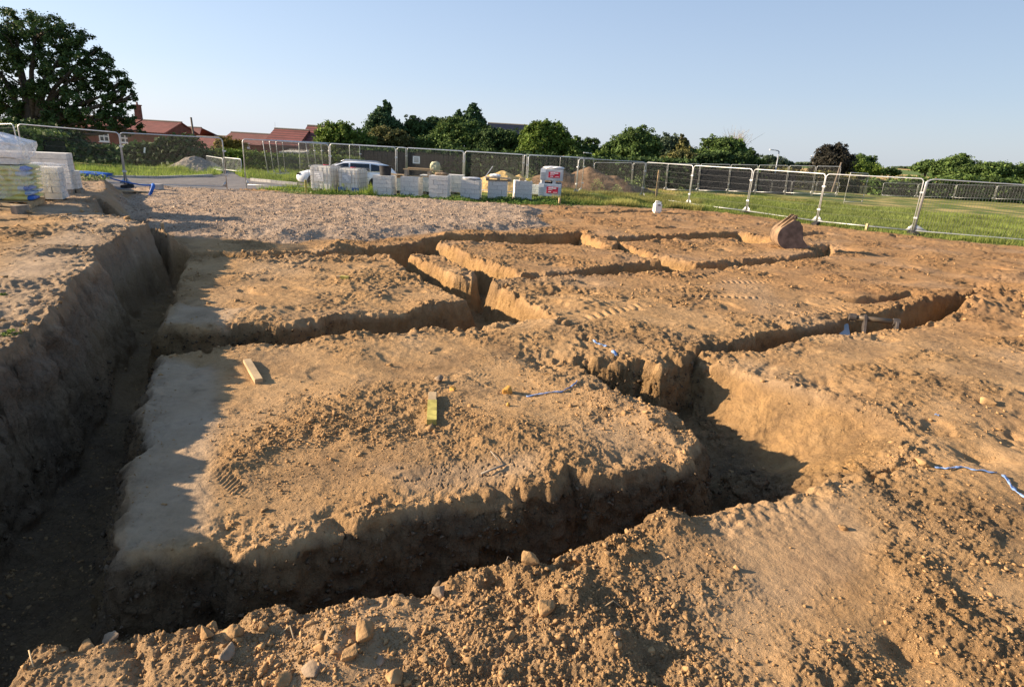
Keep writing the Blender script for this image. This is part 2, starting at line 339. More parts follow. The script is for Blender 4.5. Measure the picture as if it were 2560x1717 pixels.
def soil_mat():
    m, t, b, N, Lk = nt('soil')
    tc = N('ShaderNodeTexCoord')
    def noise(sc, det=8, rg=.62, dist=0):
        n = N('ShaderNodeTexNoise'); n.inputs['Scale'].default_value = sc; n.inputs['Detail'].default_value = det
        n.inputs['Roughness'].default_value = rg; n.inputs['Distortion'].default_value = dist
        Lk(tc.outputs['Object'], n.inputs['Vector']); return n
    def ramp(src, stops):
        r = N('ShaderNodeValToRGB'); e = r.color_ramp.elements
        while len(e) < len(stops): e.new(.5)
        for k, (p_, c) in enumerate(stops): e[k].position = p_; e[k].color = rgb(c)
        Lk(src, r.inputs['Fac']); return r
    def mix(f, a, c):
        x = N('ShaderNodeMix'); x.data_type = 'RGBA'
        if hasattr(f, 'is_linked'): Lk(f, x.inputs['Factor'])
        else: x.inputs['Factor'].default_value = f
        Lk(a, x.inputs['A']); Lk(c, x.inputs['B']); return x.outputs['Result']
    def at(nm):
        a = N('ShaderNodeAttribute'); a.attribute_name = nm; return a.outputs['Fac']
    dry = ramp(noise(1.3, 9).outputs['Fac'], [(.3, (.25, .148, .068)), (.48, (.40, .248, .116)), (.7, (.47, .312, .166))])
    fine = ramp(noise(22, 8, .7).outputs['Fac'], [(.35, (.27, .162, .075)), (.6, (.46, .295, .15))])
    c = mix(.4, dry.outputs['Color'], fine.outputs['Color'])
    red = ramp(noise(2.2, 8).outputs['Fac'], [(.3, (.25, .138, .064)), (.7, (.41, .24, .11))])
    c = mix(at('red'), c, red.outputs['Color'])
    grey = ramp(noise(3, 9, .7).outputs['Fac'], [(.3, (.31, .25, .185)), (.7, (.46, .375, .285))])
    c = mix(at('grey'), c, grey.outputs['Color'])
    sub = ramp(noise(3.5, 9, .68, .6).outputs['Fac'], [(.25, (.20, .125, .066)), (.5, (.40, .243, .105)), (.75, (.48, .305, .142))])
    c = mix(at('cut'), c, sub.outputs['Color'])
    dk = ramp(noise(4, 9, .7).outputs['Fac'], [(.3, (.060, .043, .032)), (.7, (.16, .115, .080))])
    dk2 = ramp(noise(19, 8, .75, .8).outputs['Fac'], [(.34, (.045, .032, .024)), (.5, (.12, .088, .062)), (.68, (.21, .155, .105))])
    c = mix(at('damp_shade'), c, mix(.6, dk.outputs['Color'], dk2.outputs['Color']))  # dark tone for moist soil and for shade painted into the cut walls
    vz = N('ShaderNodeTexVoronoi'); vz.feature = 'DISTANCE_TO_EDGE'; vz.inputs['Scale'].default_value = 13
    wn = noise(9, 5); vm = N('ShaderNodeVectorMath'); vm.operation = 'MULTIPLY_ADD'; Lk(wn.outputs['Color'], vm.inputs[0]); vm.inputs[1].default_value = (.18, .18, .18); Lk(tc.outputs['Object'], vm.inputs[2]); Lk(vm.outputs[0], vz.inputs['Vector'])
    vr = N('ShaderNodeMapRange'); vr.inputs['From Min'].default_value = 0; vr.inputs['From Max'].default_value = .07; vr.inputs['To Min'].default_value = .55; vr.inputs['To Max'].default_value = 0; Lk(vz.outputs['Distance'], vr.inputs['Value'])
    vf = N('ShaderNodeMath'); vf.operation = 'MULTIPLY'; Lk(vr.outputs['Result'], vf.inputs[0]); Lk(at('damp_shade'), vf.inputs[1])
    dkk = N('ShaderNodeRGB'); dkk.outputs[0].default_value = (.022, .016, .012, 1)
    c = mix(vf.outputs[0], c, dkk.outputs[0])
    grav = N('ShaderNodeTexVoronoi'); grav.inputs['Scale'].default_value = 26; Lk(tc.outputs['Object'], grav.inputs['Vector'])
    gc = ramp(grav.outputs['Color'], [(.1, (.21, .15, .10)), (.5, (.37, .27, .185)), (.95, (.50, .39, .285))])
    gc2 = ramp(noise(.55, 6).outputs['Fac'], [(.4, (.40, .275, .18)), (.62, (.34, .265, .20))])
    gcol = mix(.45, gc.outputs['Color'], gc2.outputs['Color'])
    c = mix(at('gravel'), c, gcol)
    turf = ramp(noise(1.1, 9).outputs['Fac'], [(.35, (.10, .15, .03)), (.5, (.16, .20, .05)), (.68, (.30, .27, .10))])
    c = mix(at('turf'), c, turf.outputs['Color'])
    Lk(c, b.inputs['Base Color']); b.inputs['Roughness'].default_value = 1; b.inputs['Specular IOR Level'].default_value = .08
    h1 = noise(16, 10, .72, .3); h2 = noise(70, 6, .7)
    mm = N('ShaderNodeMath'); mm.operation = 'MULTIPLY_ADD'; Lk(h2.outputs['Fac'], mm.inputs[0]); mm.inputs[1].default_value = .3; Lk(h1.outputs['Fac'], mm.inputs[2])
    ra = N('ShaderNodeMath'); ra.operation = 'MULTIPLY_ADD'; Lk(at('rough'), ra.inputs[0]); ra.inputs[1].default_value = .05; ra.inputs[2].default_value = .022
    bp = N('ShaderNodeBump'); bp.inputs['Strength'].default_value = 1
    Lk(ra.outputs[0], bp.inputs['Distance']); Lk(mm.outputs[0], bp.inputs['Height']); Lk(bp.outputs['Normal'], b.inputs['Normal'])
    return m

def leaf_mat(name, dark, light, trans=.25, hue=0):
    m, t, b, N, Lk = nt(name)
    g = N('ShaderNodeNewGeometry'); cr = N('ShaderNodeValToRGB')
    cr.color_ramp.elements[0].color = rgb(dark); cr.color_ramp.elements[1].color = rgb(light)
    Lk(g.outputs['Random Per Island'], cr.inputs['Fac'])
    tc = N('ShaderNodeTexCoord'); no = N('ShaderNodeTexNoise'); no.inputs['Scale'].default_value = .5; no.inputs['Detail'].default_value = 3
    Lk(tc.outputs['Object'], no.inputs['Vector'])
    hs = N('ShaderNodeHueSaturation'); mr = N('ShaderNodeMapRange'); mr.inputs['From Min'].default_value = .3; mr.inputs['From Max'].default_value = .7
    mr.inputs['To Min'].default_value = .65; mr.inputs['To Max'].default_value = 1.35
    Lk(no.outputs['Fac'], mr.inputs['Value']); Lk(mr.outputs['Result'], hs.inputs['Value']); Lk(cr.outputs['Color'], hs.inputs['Color'])
    Lk(hs.outputs['Color'], b.inputs['Base Color']); b.inputs['Roughness'].default_value = .65; b.inputs['Specular IOR Level'].default_value = .12
    if trans:
        tr = N('ShaderNodeBsdfTranslucent'); Lk(hs.outputs['Color'], tr.inputs['Color'])
        mx = N('ShaderNodeMixShader'); mx.inputs[0].default_value = trans
        Lk(b.outputs[0], mx.inputs[1]); Lk(tr.outputs[0], mx.inputs[2]); Lk(mx.outputs[0], t.nodes['Material Output'].inputs['Surface'])
    return m

def stripe_mat(name, c, cd, scale, axis=0, rough=.9, dist=.4):
    """ribs / boards across one object axis"""
    m, t, b, N, Lk = nt(name)
    tc = N('ShaderNodeTexCoord'); w = N('ShaderNodeTexWave'); w.wave_type = 'BANDS'; w.bands_direction = 'XYZ'[axis]
    w.inputs['Scale'].default_value = scale; w.inputs['Distortion'].default_value = dist; w.inputs['Detail'].default_value = 2
    Lk(tc.outputs['Object'], w.inputs['Vector'])
    no = N('ShaderNodeTexNoise'); no.inputs['Scale'].default_value = .9; no.inputs['Detail'].default_value = 8; no.inputs['Roughness'].default_value = .7; Lk(tc.outputs['Object'], no.inputs['Vector'])
    cr = N('ShaderNodeValToRGB'); cr.color_ramp.elements[0].color = rgb(cd); cr.color_ramp.elements[1].color = rgb(c)
    cr.color_ramp.elements[0].position = .05; cr.color_ramp.elements[1].position = .4
    Lk(w.outputs['Fac'], cr.inputs['Fac'])
    hs = N('ShaderNodeHueSaturation'); mr = N('ShaderNodeMapRange'); mr.inputs['From Min'].default_value = .25; mr.inputs['From Max'].default_value = .75
    mr.inputs['To Min'].default_value = .6; mr.inputs['To Max'].default_value = 1.4
    Lk(no.outputs['Fac'], mr.inputs['Value']); Lk(mr.outputs['Result'], hs.inputs['Value']); Lk(cr.outputs['Color'], hs.inputs['Color'])
    Lk(hs.outputs['Color'], b.inputs['Base Color']); b.inputs['Roughness'].default_value = rough
    bp = N('ShaderNodeBump'); bp.inputs['Distance'].default_value = .03; Lk(w.outputs['Fac'], bp.inputs['Height']); Lk(bp.outputs['Normal'], b.inputs['Normal'])
    return m

M = dict(
    soil=soil_mat(),
    clod=mat('dry_clod', (.34, .210, .100), 1, 0, .3, 9, .006, 60, spec=.08),
    shade_clod=mat('shade_clod', (.115, .080, .050), 1, 0, .4, 7, .006, 60, spec=.08),  # darkened to match the shade painted into the trench walls
    ochre=mat('ochre_clod', (.50, .27, .07), 1, 0, .25, 12, .008, 50, spec=.08),
    stone=mat('grey_stone', (.25, .185, .125), .95, 0, .25, 14, .005, 60, spec=.1),
    pebble=mat('pebbles', (.36, .27, .195), .95, 0, .45, 30, 0, spec=.1),
    galv=mat('galvanised_steel', (.52, .53, .53), .42, .55, .12, 12),
    galv2=mat('cage_tube', (.30, .29, .27), .5, .5, .1, 12),
    wire=mat('wire', (.10, .103, .107), .6, .3, .1, 5),
    rusttube=mat('rusty_galvanised', (.42, .30, .24), .6, .4, .3, 10),
    rubber=mat('black_rubber', (.03, .03, .032), .85, 0, .3, 10),
    block=mat('concrete_block', (.68, .66, .61), .95, 0, .10, 18, .004, 80, spec=.1),
    joint=mat('block_joint', (.24, .24, .23), 1),
    wood=mat('pallet_timber', (.44, .31, .17), .85, 0, .25, 12, .002, 60),
    woodnew=mat('new_timber', (.44, .32, .18), .8, 0, .18, 9, .002, 60),
    woodgrey=mat('weathered_timber', (.26, .22, .17), .9, 0, .25, 9, .002, 60),
    yellow=mat('yellow_paint', (.46, .39, .10), .8, 0, .3, 14),
    yelbag=mat('yellow_cement_bag', (.66, .62, .22), .55, 0, .15, 5, .01, 12),
    blue=mat('blue_plastic', (.03, .12, .42), .5, 0, .25, 5, spec=.3),
    bluelt=mat('light_blue_film', (.12, .32, .70), .5, 0, .25, 14),
    tape=mat('blue_tape', (.20, .31, .54), .7, 0, .5, 14),
    greybag=mat('silver_bag_end', (.50, .58, .64), .5, 0, .1, 5),
    white=mat('white_plastic', (.80, .79, .74), .5, 0, .04, 3),
    
    rust=mat('rusty_steel', (.22, .145, .085), .8, .15, .4, 5, .004, 30),
    darksteel=mat('worn_dark_steel', (.10, .085, .075), .6, .5, .35, 6, .002, 40),
    pin=mat('bright_pin', (.16, .12, .08), .5, .4, .15, 10),
    carwhite=mat('white_car_paint', (.80, .82, .84), .18, 0, .02, 2, spec=.6),
    glass=mat('dark_car_glass', (.012, .015, .02), .05, 0, .1, 2, spec=.7),
    tyre=mat('tyre_rubber', (.025, .025, .026), .85, 0, .2, 8),
    alloy=mat('alloy_wheel', (.45, .46, .48), .35, .8, .1, 5),
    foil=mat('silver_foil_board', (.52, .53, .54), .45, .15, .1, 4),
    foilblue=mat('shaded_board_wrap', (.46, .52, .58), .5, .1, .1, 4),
    red=mat('red_label', (.60, .035, .07), .5, 0, .06, 6),
    paper=mat('white_paper', (.82, .82, .82), .7, 0, .03, 6),
    sand=mat('building_sand', (.58, .40, .17), 1, 0, .18, 5, .02, 14, spec=.05),
    spoil=mat('brown_spoil', (.19, .125, .075), 1, 0, .3, 3, .03, 9, spec=.05),
    chips=mat('grey_chippings', (.26, .23, .19), 1, 0, .25, 12, .02, 22, spec=.05),
    asphalt=mat('asphalt', (.16, .15, .145), .95, 0, .15, 4, .004, 60),
    kerbc=mat('concrete_kerb', (.45, .43, .40), .9, 0, .12, 8),
    brick=stripe_mat('red_brick', (.24, .085, .055), (.17, .085, .06), 4.0, 2, .95),
    pantile=stripe_mat('red_pantile', (.24, .075, .055), (.09, .032, .026), 1.6, 0, .85, .1),
    plaintile=stripe_mat('plain_red_tile', (.20, .078, .060), (.15, .058, .046), 5.0, 2, .9),
    bandtile=stripe_mat('banded_tile', (.21, .062, .048), (.075, .026, .024), 1.15, 2, .85, .15),
    slate=mat('dark_slate', (.020, .026, .045), .95, 0, .15, 3, spec=.05),
    render=mat('cream_render', (.62, .58, .48), .9, 0, .06, 3),
    boards=stripe_mat('dark_fence_boards', (.050, .040, .034), (.015, .013, .012), 3.2, 0, .9, .5),
    bark=mat('bark', (.09, .07, .055), .95, 0, .35, 5, .02, 20),
    whitepaint=mat('white_window_paint', (.78, .78, .76), .6, 0, .03, 3),
    pane=mat('window_glass', (.03, .04, .05), .08, 0, .1, 2, spec=.6),
    concrete=mat('pole_concrete', (.36, .35, .33), .9, 0, .12, 4),
    polewood=mat('pole_wood', (.16, .13, .10), .9, 0, .2, 4),
    steelgrey=mat('lamp_column', (.42, .44, .45), .5, .4, .08, 4),
    tarp=mat('khaki_cloth', (.36, .36, .24), .9, 0, .25, 6, .02, 12),
    straw=mat('stubble_field', (.46, .31, .13), 1, 0, .18, .02, spec=.05),
    pale=mat('pale_field', (.42, .36, .17), 1, 0, .15, .03, spec=.05),
    hillgreen=mat('far_green', (.12, .16, .06), 1, 0, .3, .03, spec=.05),
    grass=leaf_mat('grass_blades', (.10, .155, .03), (.28, .31, .085), .35),
    lush=leaf_mat('lush_grass', (.12, .21, .03), (.36, .42, .09), .35),
    midg=leaf_mat('yellowing_grass', (.16, .19, .05), (.42, .38, .13), .35),
    dryg=leaf_mat('dry_grass', (.38, .31, .10), (.58, .47, .20), .3),
    weed=leaf_mat('weed_leaves', (0.046, 0.091, 0.019), (0.143, 0.221, 0.046), .25),
    palew=leaf_mat('pale_weeds', (.14, .22, .07), (.30, .36, .13), .3),
    lf_dark=leaf_mat('dark_leaves', (0.029, 0.055, 0.018), (0.078, 0.124, 0.039), .18),
    lf_mid=leaf_mat('mid_leaves', (0.046, 0.085, 0.023), (0.130, 0.189, 0.052), .22),
    lf_bright=leaf_mat('bright_leaves', (.06, .11, .018), (.16, .22, .045), .28),
    lf_olive=leaf_mat('olive_leaves', (.07, .08, .025), (.17, .16, .06), .22),
    lf_con=leaf_mat('conifer_sprays', (0.026, 0.058, 0.026), (0.078, 0.130, 0.052), .12),
    lf_blue=leaf_mat('bluish_leaves', (.05, .08, .045), (.12, .155, .09), .22),
    lf_purple=leaf_mat('purple_leaves', (.018, .018, .014), (.050, .046, .034), .10),
    lf_gold=leaf_mat('golden_leaves', (.15, .12, .02), (.28, .22, .05), .25),
)
def wrap_mat(lo=.25, hi=.8, nm='polythene_wrap'):
    m, t, b, N, Lk = nt(nm)
    b.inputs['Base Color'].default_value = (.85, .87, .90, 1); b.inputs['Roughness'].default_value = .22
    tc = N('ShaderNodeTexCoord'); n = N('ShaderNodeTexNoise'); n.inputs['Scale'].default_value = 7; n.inputs['Detail'].default_value = 6; n.inputs['Distortion'].default_value = 1.2
    Lk(tc.outputs['Object'], n.inputs['Vector'])
    bp = N('ShaderNodeBump'); bp.inputs['Distance'].default_value = .03; Lk(n.outputs['Fac'], bp.inputs['Height']); Lk(bp.outputs['Normal'], b.inputs['Normal'])
    tr = N('ShaderNodeBsdfTransparent'); mx = N('ShaderNodeMixShader')
    cr = N('ShaderNodeMapRange'); cr.inputs['From Min'].default_value = .3; cr.inputs['From Max'].default_value = .7; cr.inputs['To Min'].default_value = lo; cr.inputs['To Max'].default_value = hi
    Lk(n.outputs['Fac'], cr.inputs['Value']); Lk(cr.outputs['Result'], mx.inputs[0])
    Lk(tr.outputs[0], mx.inputs[1]); Lk(b.outputs[0], mx.inputs[2]); Lk(mx.outputs[0], t.nodes['Material Output'].inputs['Surface'])
    return m
M['wrap'] = wrap_mat(); M['wrapthin'] = wrap_mat(.02, .38, 'thin_polythene')

# ------------------------------------------------------------------ sky, sun, camera
SUN_EL = R_(18.0); SUN_AZ = R_(-89.0)       # azimuth measured from +Y towards +X; the sun stands at the left
w = bpy.data.worlds.new('World'); scene.world = w; w.use_nodes = True
wt = w.node_tree; bg = wt.nodes['Background']
sky = wt.nodes.new('ShaderNodeTexSky'); sky.sky_type = 'NISHITA'; sky.sun_disc = False
sky.sun_elevation = SUN_EL; sky.sun_rotation = SUN_AZ; sky.altitude = 50
sky.air_density = 1.0; sky.dust_density = 1.3; sky.ozone_density = 1.6
# hazy evening air: the clear-sky model blended with pale haze that thickens towards the horizon and towards the sun
N_ = wt.nodes.new; L_ = wt.links.new
geo = N_('ShaderNodeNewGeometry'); sep = N_('ShaderNodeSeparateXYZ'); L_(geo.outputs['Incoming'], sep.inputs[0])
def mr_(src, a, b_, c, d_):
    n = N_('ShaderNodeMapRange'); n.inputs['From Min'].default_value = a; n.inputs['From Max'].default_value = b_; n.inputs['To Min'].default_value = c; n.inputs['To Max'].default_value = d_
    L_(src, n.inputs['Value']); return n.outputs['Result']
up = N_('ShaderNodeMath'); up.operation = 'MULTIPLY'; up.inputs[1].default_value = -1; L_(sep.outputs['Z'], up.inputs[0])
hz1 = N_('ShaderNodeValToRGB'); e_ = hz1.color_ramp.elements
e_[0].position = 0; e_[0].color = rgb(HAZE_COLS[0]); e_[1].position = 1; e_[1].color = rgb(HAZE_COLS[3])
n_ = e_.new(.10); n_.color = rgb(HAZE_COLS[1]); n_ = e_.new(.40); n_.color = rgb(HAZE_COLS[2])
L_(up.outputs[0], hz1.inputs['Fac'])
gain = N_('ShaderNodeVectorMath'); gain.operation = 'SCALE'; L_(hz1.outputs['Color'], gain.inputs[0]); L_(mr_(sep.outputs['X'], -.9, .9, .82, 1.40), gain.inputs['Scale'])
skm = N_('ShaderNodeMix'); skm.data_type = 'RGBA'; skm.inputs['Factor'].default_value = .78
L_(sky.outputs[0], skm.inputs['A']); L_(gain.outputs[0], skm.inputs['B']); L_(skm.outputs['Result'], bg.inputs[0])
bg.inputs[1].default_value = SKY_STRENGTH
sd = bpy.data.lights.new('sun', 'SUN'); sd.energy = SUN_STRENGTH; sd.angle = R_(.6); sd.color = (1, .80, .58)
so = bpy.data.objects.new('sun', sd); COL.objects.link(so)
sv = Vector((math.sin(SUN_AZ) * math.cos(SUN_EL), math.cos(SUN_AZ) * math.cos(SUN_EL), math.sin(SUN_EL)))
so.rotation_euler = sv.to_track_quat('Z', 'Y').to_euler(); so.location = (-30, 0, 20)
cd = bpy.data.cameras.new('camera'); cam = bpy.data.objects.new('camera', cd); COL.objects.link(cam); scene.camera = cam
cd.sensor_width = 36; cd.lens = FPX / 2560 * 36; cd.clip_end = 9000; cd.clip_start = .05
cam.matrix_world = Matrix(((cR[0], cU[0], -cF[0], 0), (cR[1], cU[1], -cF[1], 0), (cR[2], cU[2], -cF[2], CH), (0, 0, 0, 1)))
vs = scene.view_settings; vs.view_transform = 'Standard'; vs.look = 'None'; vs.gamma = 1; vs.exposure = EXPOSURE
scene.render.film_transparent = False
scene.cycles.max_bounces = 5; scene.cycles.transparent_max_bounces = 24

# ------------------------------------------------------------------ ground sheet
rr = [0.45]
while rr[-1] < 44:
    r = rr[-1]; rr.append(r * (1.014 if r < 1.5 else 1.0029 if r < 21 else 1.007))
rr = np.array(rr); NA = 1480
aa = np.linspace(R_(-64), R_(62), NA)
RR, AA = np.meshgrid(rr, aa, indexing='ij')
X = (RR * np.sin(AA)).ravel(); Y = (RR * np.cos(AA)).ravel()
Zs = []; Ps = []; at_ = {k: [] for k in ('cut', 'damp_shade', 'red', 'grey', 'gravel', 'rough', 'turf', 'road')}
for ch in np.array_split(np.arange(len(X)), 12):
    x, y = X[ch], Y[ch]
    h, prof, gs, ro, gr, dmin, bd, rd = terrain(x, y)
    Zs.append(h); Ps.append(prof)
    bank = 1 - sst(-.4, .9, bd)
    bwall = (1 - sst(.0, .8, bd)) * sst(.02, .2, prof)              # topsoil wall on the left, greyed partly to paint in its bluish shade
    sandy = sst(2.15, 2.7, x) * sst(3.5, 4.2, y) * (1 - sst(6.6, 7.4, y))
    far = sst(7.5, 9.5, y)
    damp_shade = sst(.0, .16, prof + .08 * pn(x * 6, y * 6, 72) + .05 * pn(x * 17, y * 17, 73)) * (1 - sandy) * (.75 - .42 * sst(4.5, 6.5, y) - .30 * far)  # shade painted into the trench walls; the sunlit sandy slope is spared
    damp_shade = np.maximum(damp_shade, sst(.9, 1, prof) * (.22 + .25 * np.clip(pn(x * 3, y * 3, 74) * 2, 0, 1)))
    damp_shade = np.maximum(damp_shade, .30 * sst(.12, .5, pn(x * 1.1, y * 1.1, 75) + .5 * pn(x * 3.1, y * 3.1, 76)) * (1 - gs) * (1 - gr))
    damp_shade = np.maximum(damp_shade, bwall * (.04 + .18 * sst(.35, .6, prof)))
    at_['damp_shade'].append(damp_shade * (.85 + .3 * np.clip(pn(x * 2.2, y * 2.2, 63) , -1, .5))); at_['cut'].append(sst(.04, .25, prof) * (1 - .8 * bwall))
    at_['red'].append(np.clip(sst(7, 15, y + .4 * x) * .85 + .3 * pn(x * .4, y * .4, 60), 0, 1))
    pale = np.zeros_like(x)
    for k, pw_ in ((0, .5), (1, .25), (2, .2), (5, .45)): pale = np.maximum(pale, pw_ * (1 - sst(-.12, .08, poly_dist(SMOOTH[k], x, y))))  # packed dusty strips, made paler partly to lift the shade on them
    at_['grey'].append(np.clip(pale + bwall * .62 * (1 - sst(.35, .6, prof)) + np.maximum(bank * .55 * (1 - sst(.6, 1.2, np.maximum(-bd, 0))) , sst(.1, .6, pn(x * .6, y * .6, 61)) * .18), 0, 1))
    at_['gravel'].append(gs); at_['rough'].append(np.maximum(ro, sst(.03, .15, prof) * (1 - .6 * sandy))); at_['turf'].append(gr); at_['road'].append(rd)
Z = np.concatenate(Zs); PROF = np.concatenate(Ps); RAD = np.hypot(X, Y); GX, GY = X, Y
NR = len(rr)
idx = np.arange(NR * NA, dtype=np.int32).reshape(NR, NA)
F = np.stack([idx[:-1, :-1], idx[:-1, 1:], idx[1:, 1:], idx[1:, :-1]], -1).reshape(-1, 4)
cat = {k: np.concatenate(v) for k, v in at_.items()}
# the cut faces: push the wall in and out along its own normal, so spade bites and lumps read at every height
P3_ = np.stack([X, Y, Z], -1).reshape(NR, NA, 3)
n3 = np.cross(np.gradient(P3_, axis=1), np.gradient(P3_, axis=0)).reshape(-1, 3); n3 /= np.linalg.norm(n3, axis=1)[:, None] + 1e-12
wl = np.where((PROF > .015) & (PROF < .985) & (np.abs(n3[:, 2]) < .9))[0]
x, y, z = X[wl], Y[wl], Z[wl]
def p3(f, s): return .62 * (pn(x * f + z * f * .45, z * f * 1.1 + y * f * .3, s) + pn(y * f - z * f * .4, z * f * 1.05 + x * f * .35, s + 1))
sm_ = 1 - .85 * sst(2.1, 2.5, x) * sst(4.0, 4.6, y) * (1 - sst(6.2, 6.8, y))
am_ = sm_ * (1 - .55 * sst(6.5, 9, y)) * sst(.0, .12, PROF[wl]) * (1 - sst(.9, 1, PROF[wl]))
dsp = am_ * (.038 * p3(4.5, 110) + .040 * (1 - 2 * np.abs(p3(8, 112))) + .022 * p3(15, 114) + .008 * p3(30, 116))
X = X.copy(); Y = Y.copy(); X[wl] += n3[wl, 0] * dsp; Y[wl] += n3[wl, 1] * dsp; Z[wl] += n3[wl, 2] * dsp * .6
GX, GY = X, Y
V = np.stack([X, Y, Z], -1)
fr_ = cat['road'][F].mean(1) > .5; fg_ = (cat['gravel'][F].mean(1) > .5) & ~fr_; ft_ = (cat['turf'][F].mean(1) > .5) & ~fr_ & ~fg_
def sub_sheet(name, mask):
    f = F[mask]; u, inv = np.unique(f, return_inverse=True)
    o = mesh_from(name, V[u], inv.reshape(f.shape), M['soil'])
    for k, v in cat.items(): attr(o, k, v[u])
    return tag(o, kind='structure')
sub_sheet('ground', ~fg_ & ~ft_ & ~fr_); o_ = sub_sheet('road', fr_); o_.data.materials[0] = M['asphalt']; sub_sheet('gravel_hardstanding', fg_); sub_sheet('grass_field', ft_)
print('ground verts', len(V))

# beyond: coarse land to the horizon
r2 = np.concatenate([[rr[-1]], np.geomspace(46, 5000, 120)]); a2 = np.linspace(R_(-64), R_(62), 260)
RR, AA = np.meshgrid(r2, a2, indexing='ij'); x = RR * np.sin(AA); y = RR * np.cos(AA)
z = .045 * pn(x * .45, y * .45, 10) + .02 * pn(x * 1.2, y * 1.2, 11) - 4.6 * sst(36, 95, y) * (1 - sst(-16, 2, x))
z = z - 3.5 * sst(70, 200, y) * sst(-16, 2, x) + 13.5 * sst(450, 1500, RR) * sst(.15, .32, np.arctan2(x, y)) * (1 + .35 * pn(x / 500, y / 500, 62)) - .05 * (RR > 45.5)
i2 = np.arange(x.size, dtype=np.int32).reshape(x.shape)
F2 = np.stack([i2[:-1, :-1], i2[:-1, 1:], i2[1:, 1:], i2[1:, :-1]], -1).reshape(-1, 4)
o = mesh_from('far_land', np.stack([x, y, z], -1).reshape(-1, 3), F2, None or nt('far_land')[0]); tag(o, kind='structure')
m = o.data.materials[0]; t = m.node_tree; b = t.nodes['Principled BSDF']
tc = t.nodes.new('ShaderNodeTexCoord'); vo = t.nodes.new('ShaderNodeTexVoronoi'); vo.inputs['Scale'].default_value = .0055
t.links.new(tc.outputs['Object'], vo.inputs['Vector']); cr = t.nodes.new('ShaderNodeValToRGB'); cr.color_ramp.interpolation = 'CONSTANT'
e = cr.color_ramp.elements; e[0].color = rgb((.50, .34, .14)); e[1].position = .35; e[1].color = rgb((.42, .37, .17))
n = e.new(.62); n.color = rgb((.13, .18, .06)); n = e.new(.75); n.color = rgb((.52, .37, .17))
t.links.new(vo.outputs['Color'], cr.inputs['Fac'])
sp = t.nodes.new('ShaderNodeSeparateXYZ'); t.links.new(tc.outputs['Object'], sp.inputs[0])
mr = t.nodes.new('ShaderNodeMapRange'); mr.inputs['From Min'].default_value = 90; mr.inputs['From Max'].default_value = 160; t.links.new(sp.outputs['Y'], mr.inputs['Value'])
no = t.nodes.new('ShaderNodeTexNoise'); no.inputs['Scale'].default_value = .4; no.inputs['Detail'].default_value = 8; t.links.new(tc.outputs['Object'], no.inputs['Vector'])
c2 = t.nodes.new('ShaderNodeValToRGB'); c2.color_ramp.elements[0].color = rgb((.12, .16, .04)); c2.color_ramp.elements[1].color = rgb((.42, .33, .13))
c2.color_ramp.elements[0].position = .45; c2.color_ramp.elements[1].position = .62
t.links.new(no.outputs['Fac'], c2.inputs['Fac'])
mx = t.nodes.new('ShaderNodeMix'); mx.data_type = 'RGBA'; t.links.new(mr.outputs['Result'], mx.inputs['Factor']); t.links.new(c2.outputs['Color'], mx.inputs['A']); t.links.new(cr.outputs['Color'], mx.inputs['B'])
t.links.new(mx.outputs['Result'], b.inputs['Base Color']); b.inputs['Roughness'].default_value = 1; b.inputs['Specular IOR Level'].default_value = .05

# ------------------------------------------------------------------ temporary site fence panels
def make_panel():
    """3.5 m x 2 m panel, origin at the bottom of its left post"""
    r = thing('site_fence', 'x', 'fence panel')
    W, Ht, R0 = 3.5, 2.0, .13
    f = B()
    pts = [(0, 0, 0), (0, 0, Ht - R0)] + [(R0 - R0 * math.cos(a), 0, Ht - R0 + R0 * math.sin(a)) for a in np.linspace(.25, math.pi / 2, 5)]
    pts += [(W - R0 + R0 * math.sin(a), 0, Ht - R0 + R0 * math.cos(a)) for a in np.linspace(0, math.pi / 2, 6)] + [(W, 0, 0)]
    f.tube(pts, .021, 8)
    f.tube([(.02, 0, .16), (W - .02, 0, .16)], .018, 8)
    for sx in (1, -1):
        x0 = 0 if sx > 0 else W
        f.add([(x0, -.004, .16), (x0 + sx * .22, -.004, .16), (x0, -.004, .40), (x0, .004, .16), (x0 + sx * .22, .004, .16), (x0, .004, .40)],
              [(0, 1, 2), (3, 5, 4), (0, 3, 4, 1), (1, 4, 5, 2), (2, 5, 3, 0)])
    f.build('frame', M['galv'], r, smooth=True)
    m = B()
    for i in range(1, 84):
        x = i * W / 84; m.tube([(x, .012, .17), (x, .012, Ht - .03)], .0021, 3, cap=False)
    for z in (.2, .48, .76, 1.04, 1.32, 1.60, 1.86):
        m.tube([(.02, .012, z), (W - .02, .012, z)], .0036, 4, cap=False)
    m.build('wire_mesh', M['wire'], r)
    for z in (1.52, .62):
        c = B(); c.box((W + .03, 0, z), (.13, .075, .06)); c.build('coupler_clip', M['galv'], r)
    return r
PANEL = make_panel(); _first = [True]
def panel(a, b, label, group, za=0.0, zb=0.0, lean=0.0, clip=True):
    o = PANEL if _first[0] else copy_tree(PANEL); _first[0] = False
    L = math.hypot(b[0] - a[0], b[1] - a[1]); az = math.atan2(b[1] - a[1], b[0] - a[0])
    o.location = (a[0], a[1], za); o.rotation_euler = (lean, -math.atan2(zb - za, L), az); o.scale = (max(.3, (L - .07) / 3.5), 1, 1)
    o['label'] = label; o['group'] = group
    return o
_foot = [None]
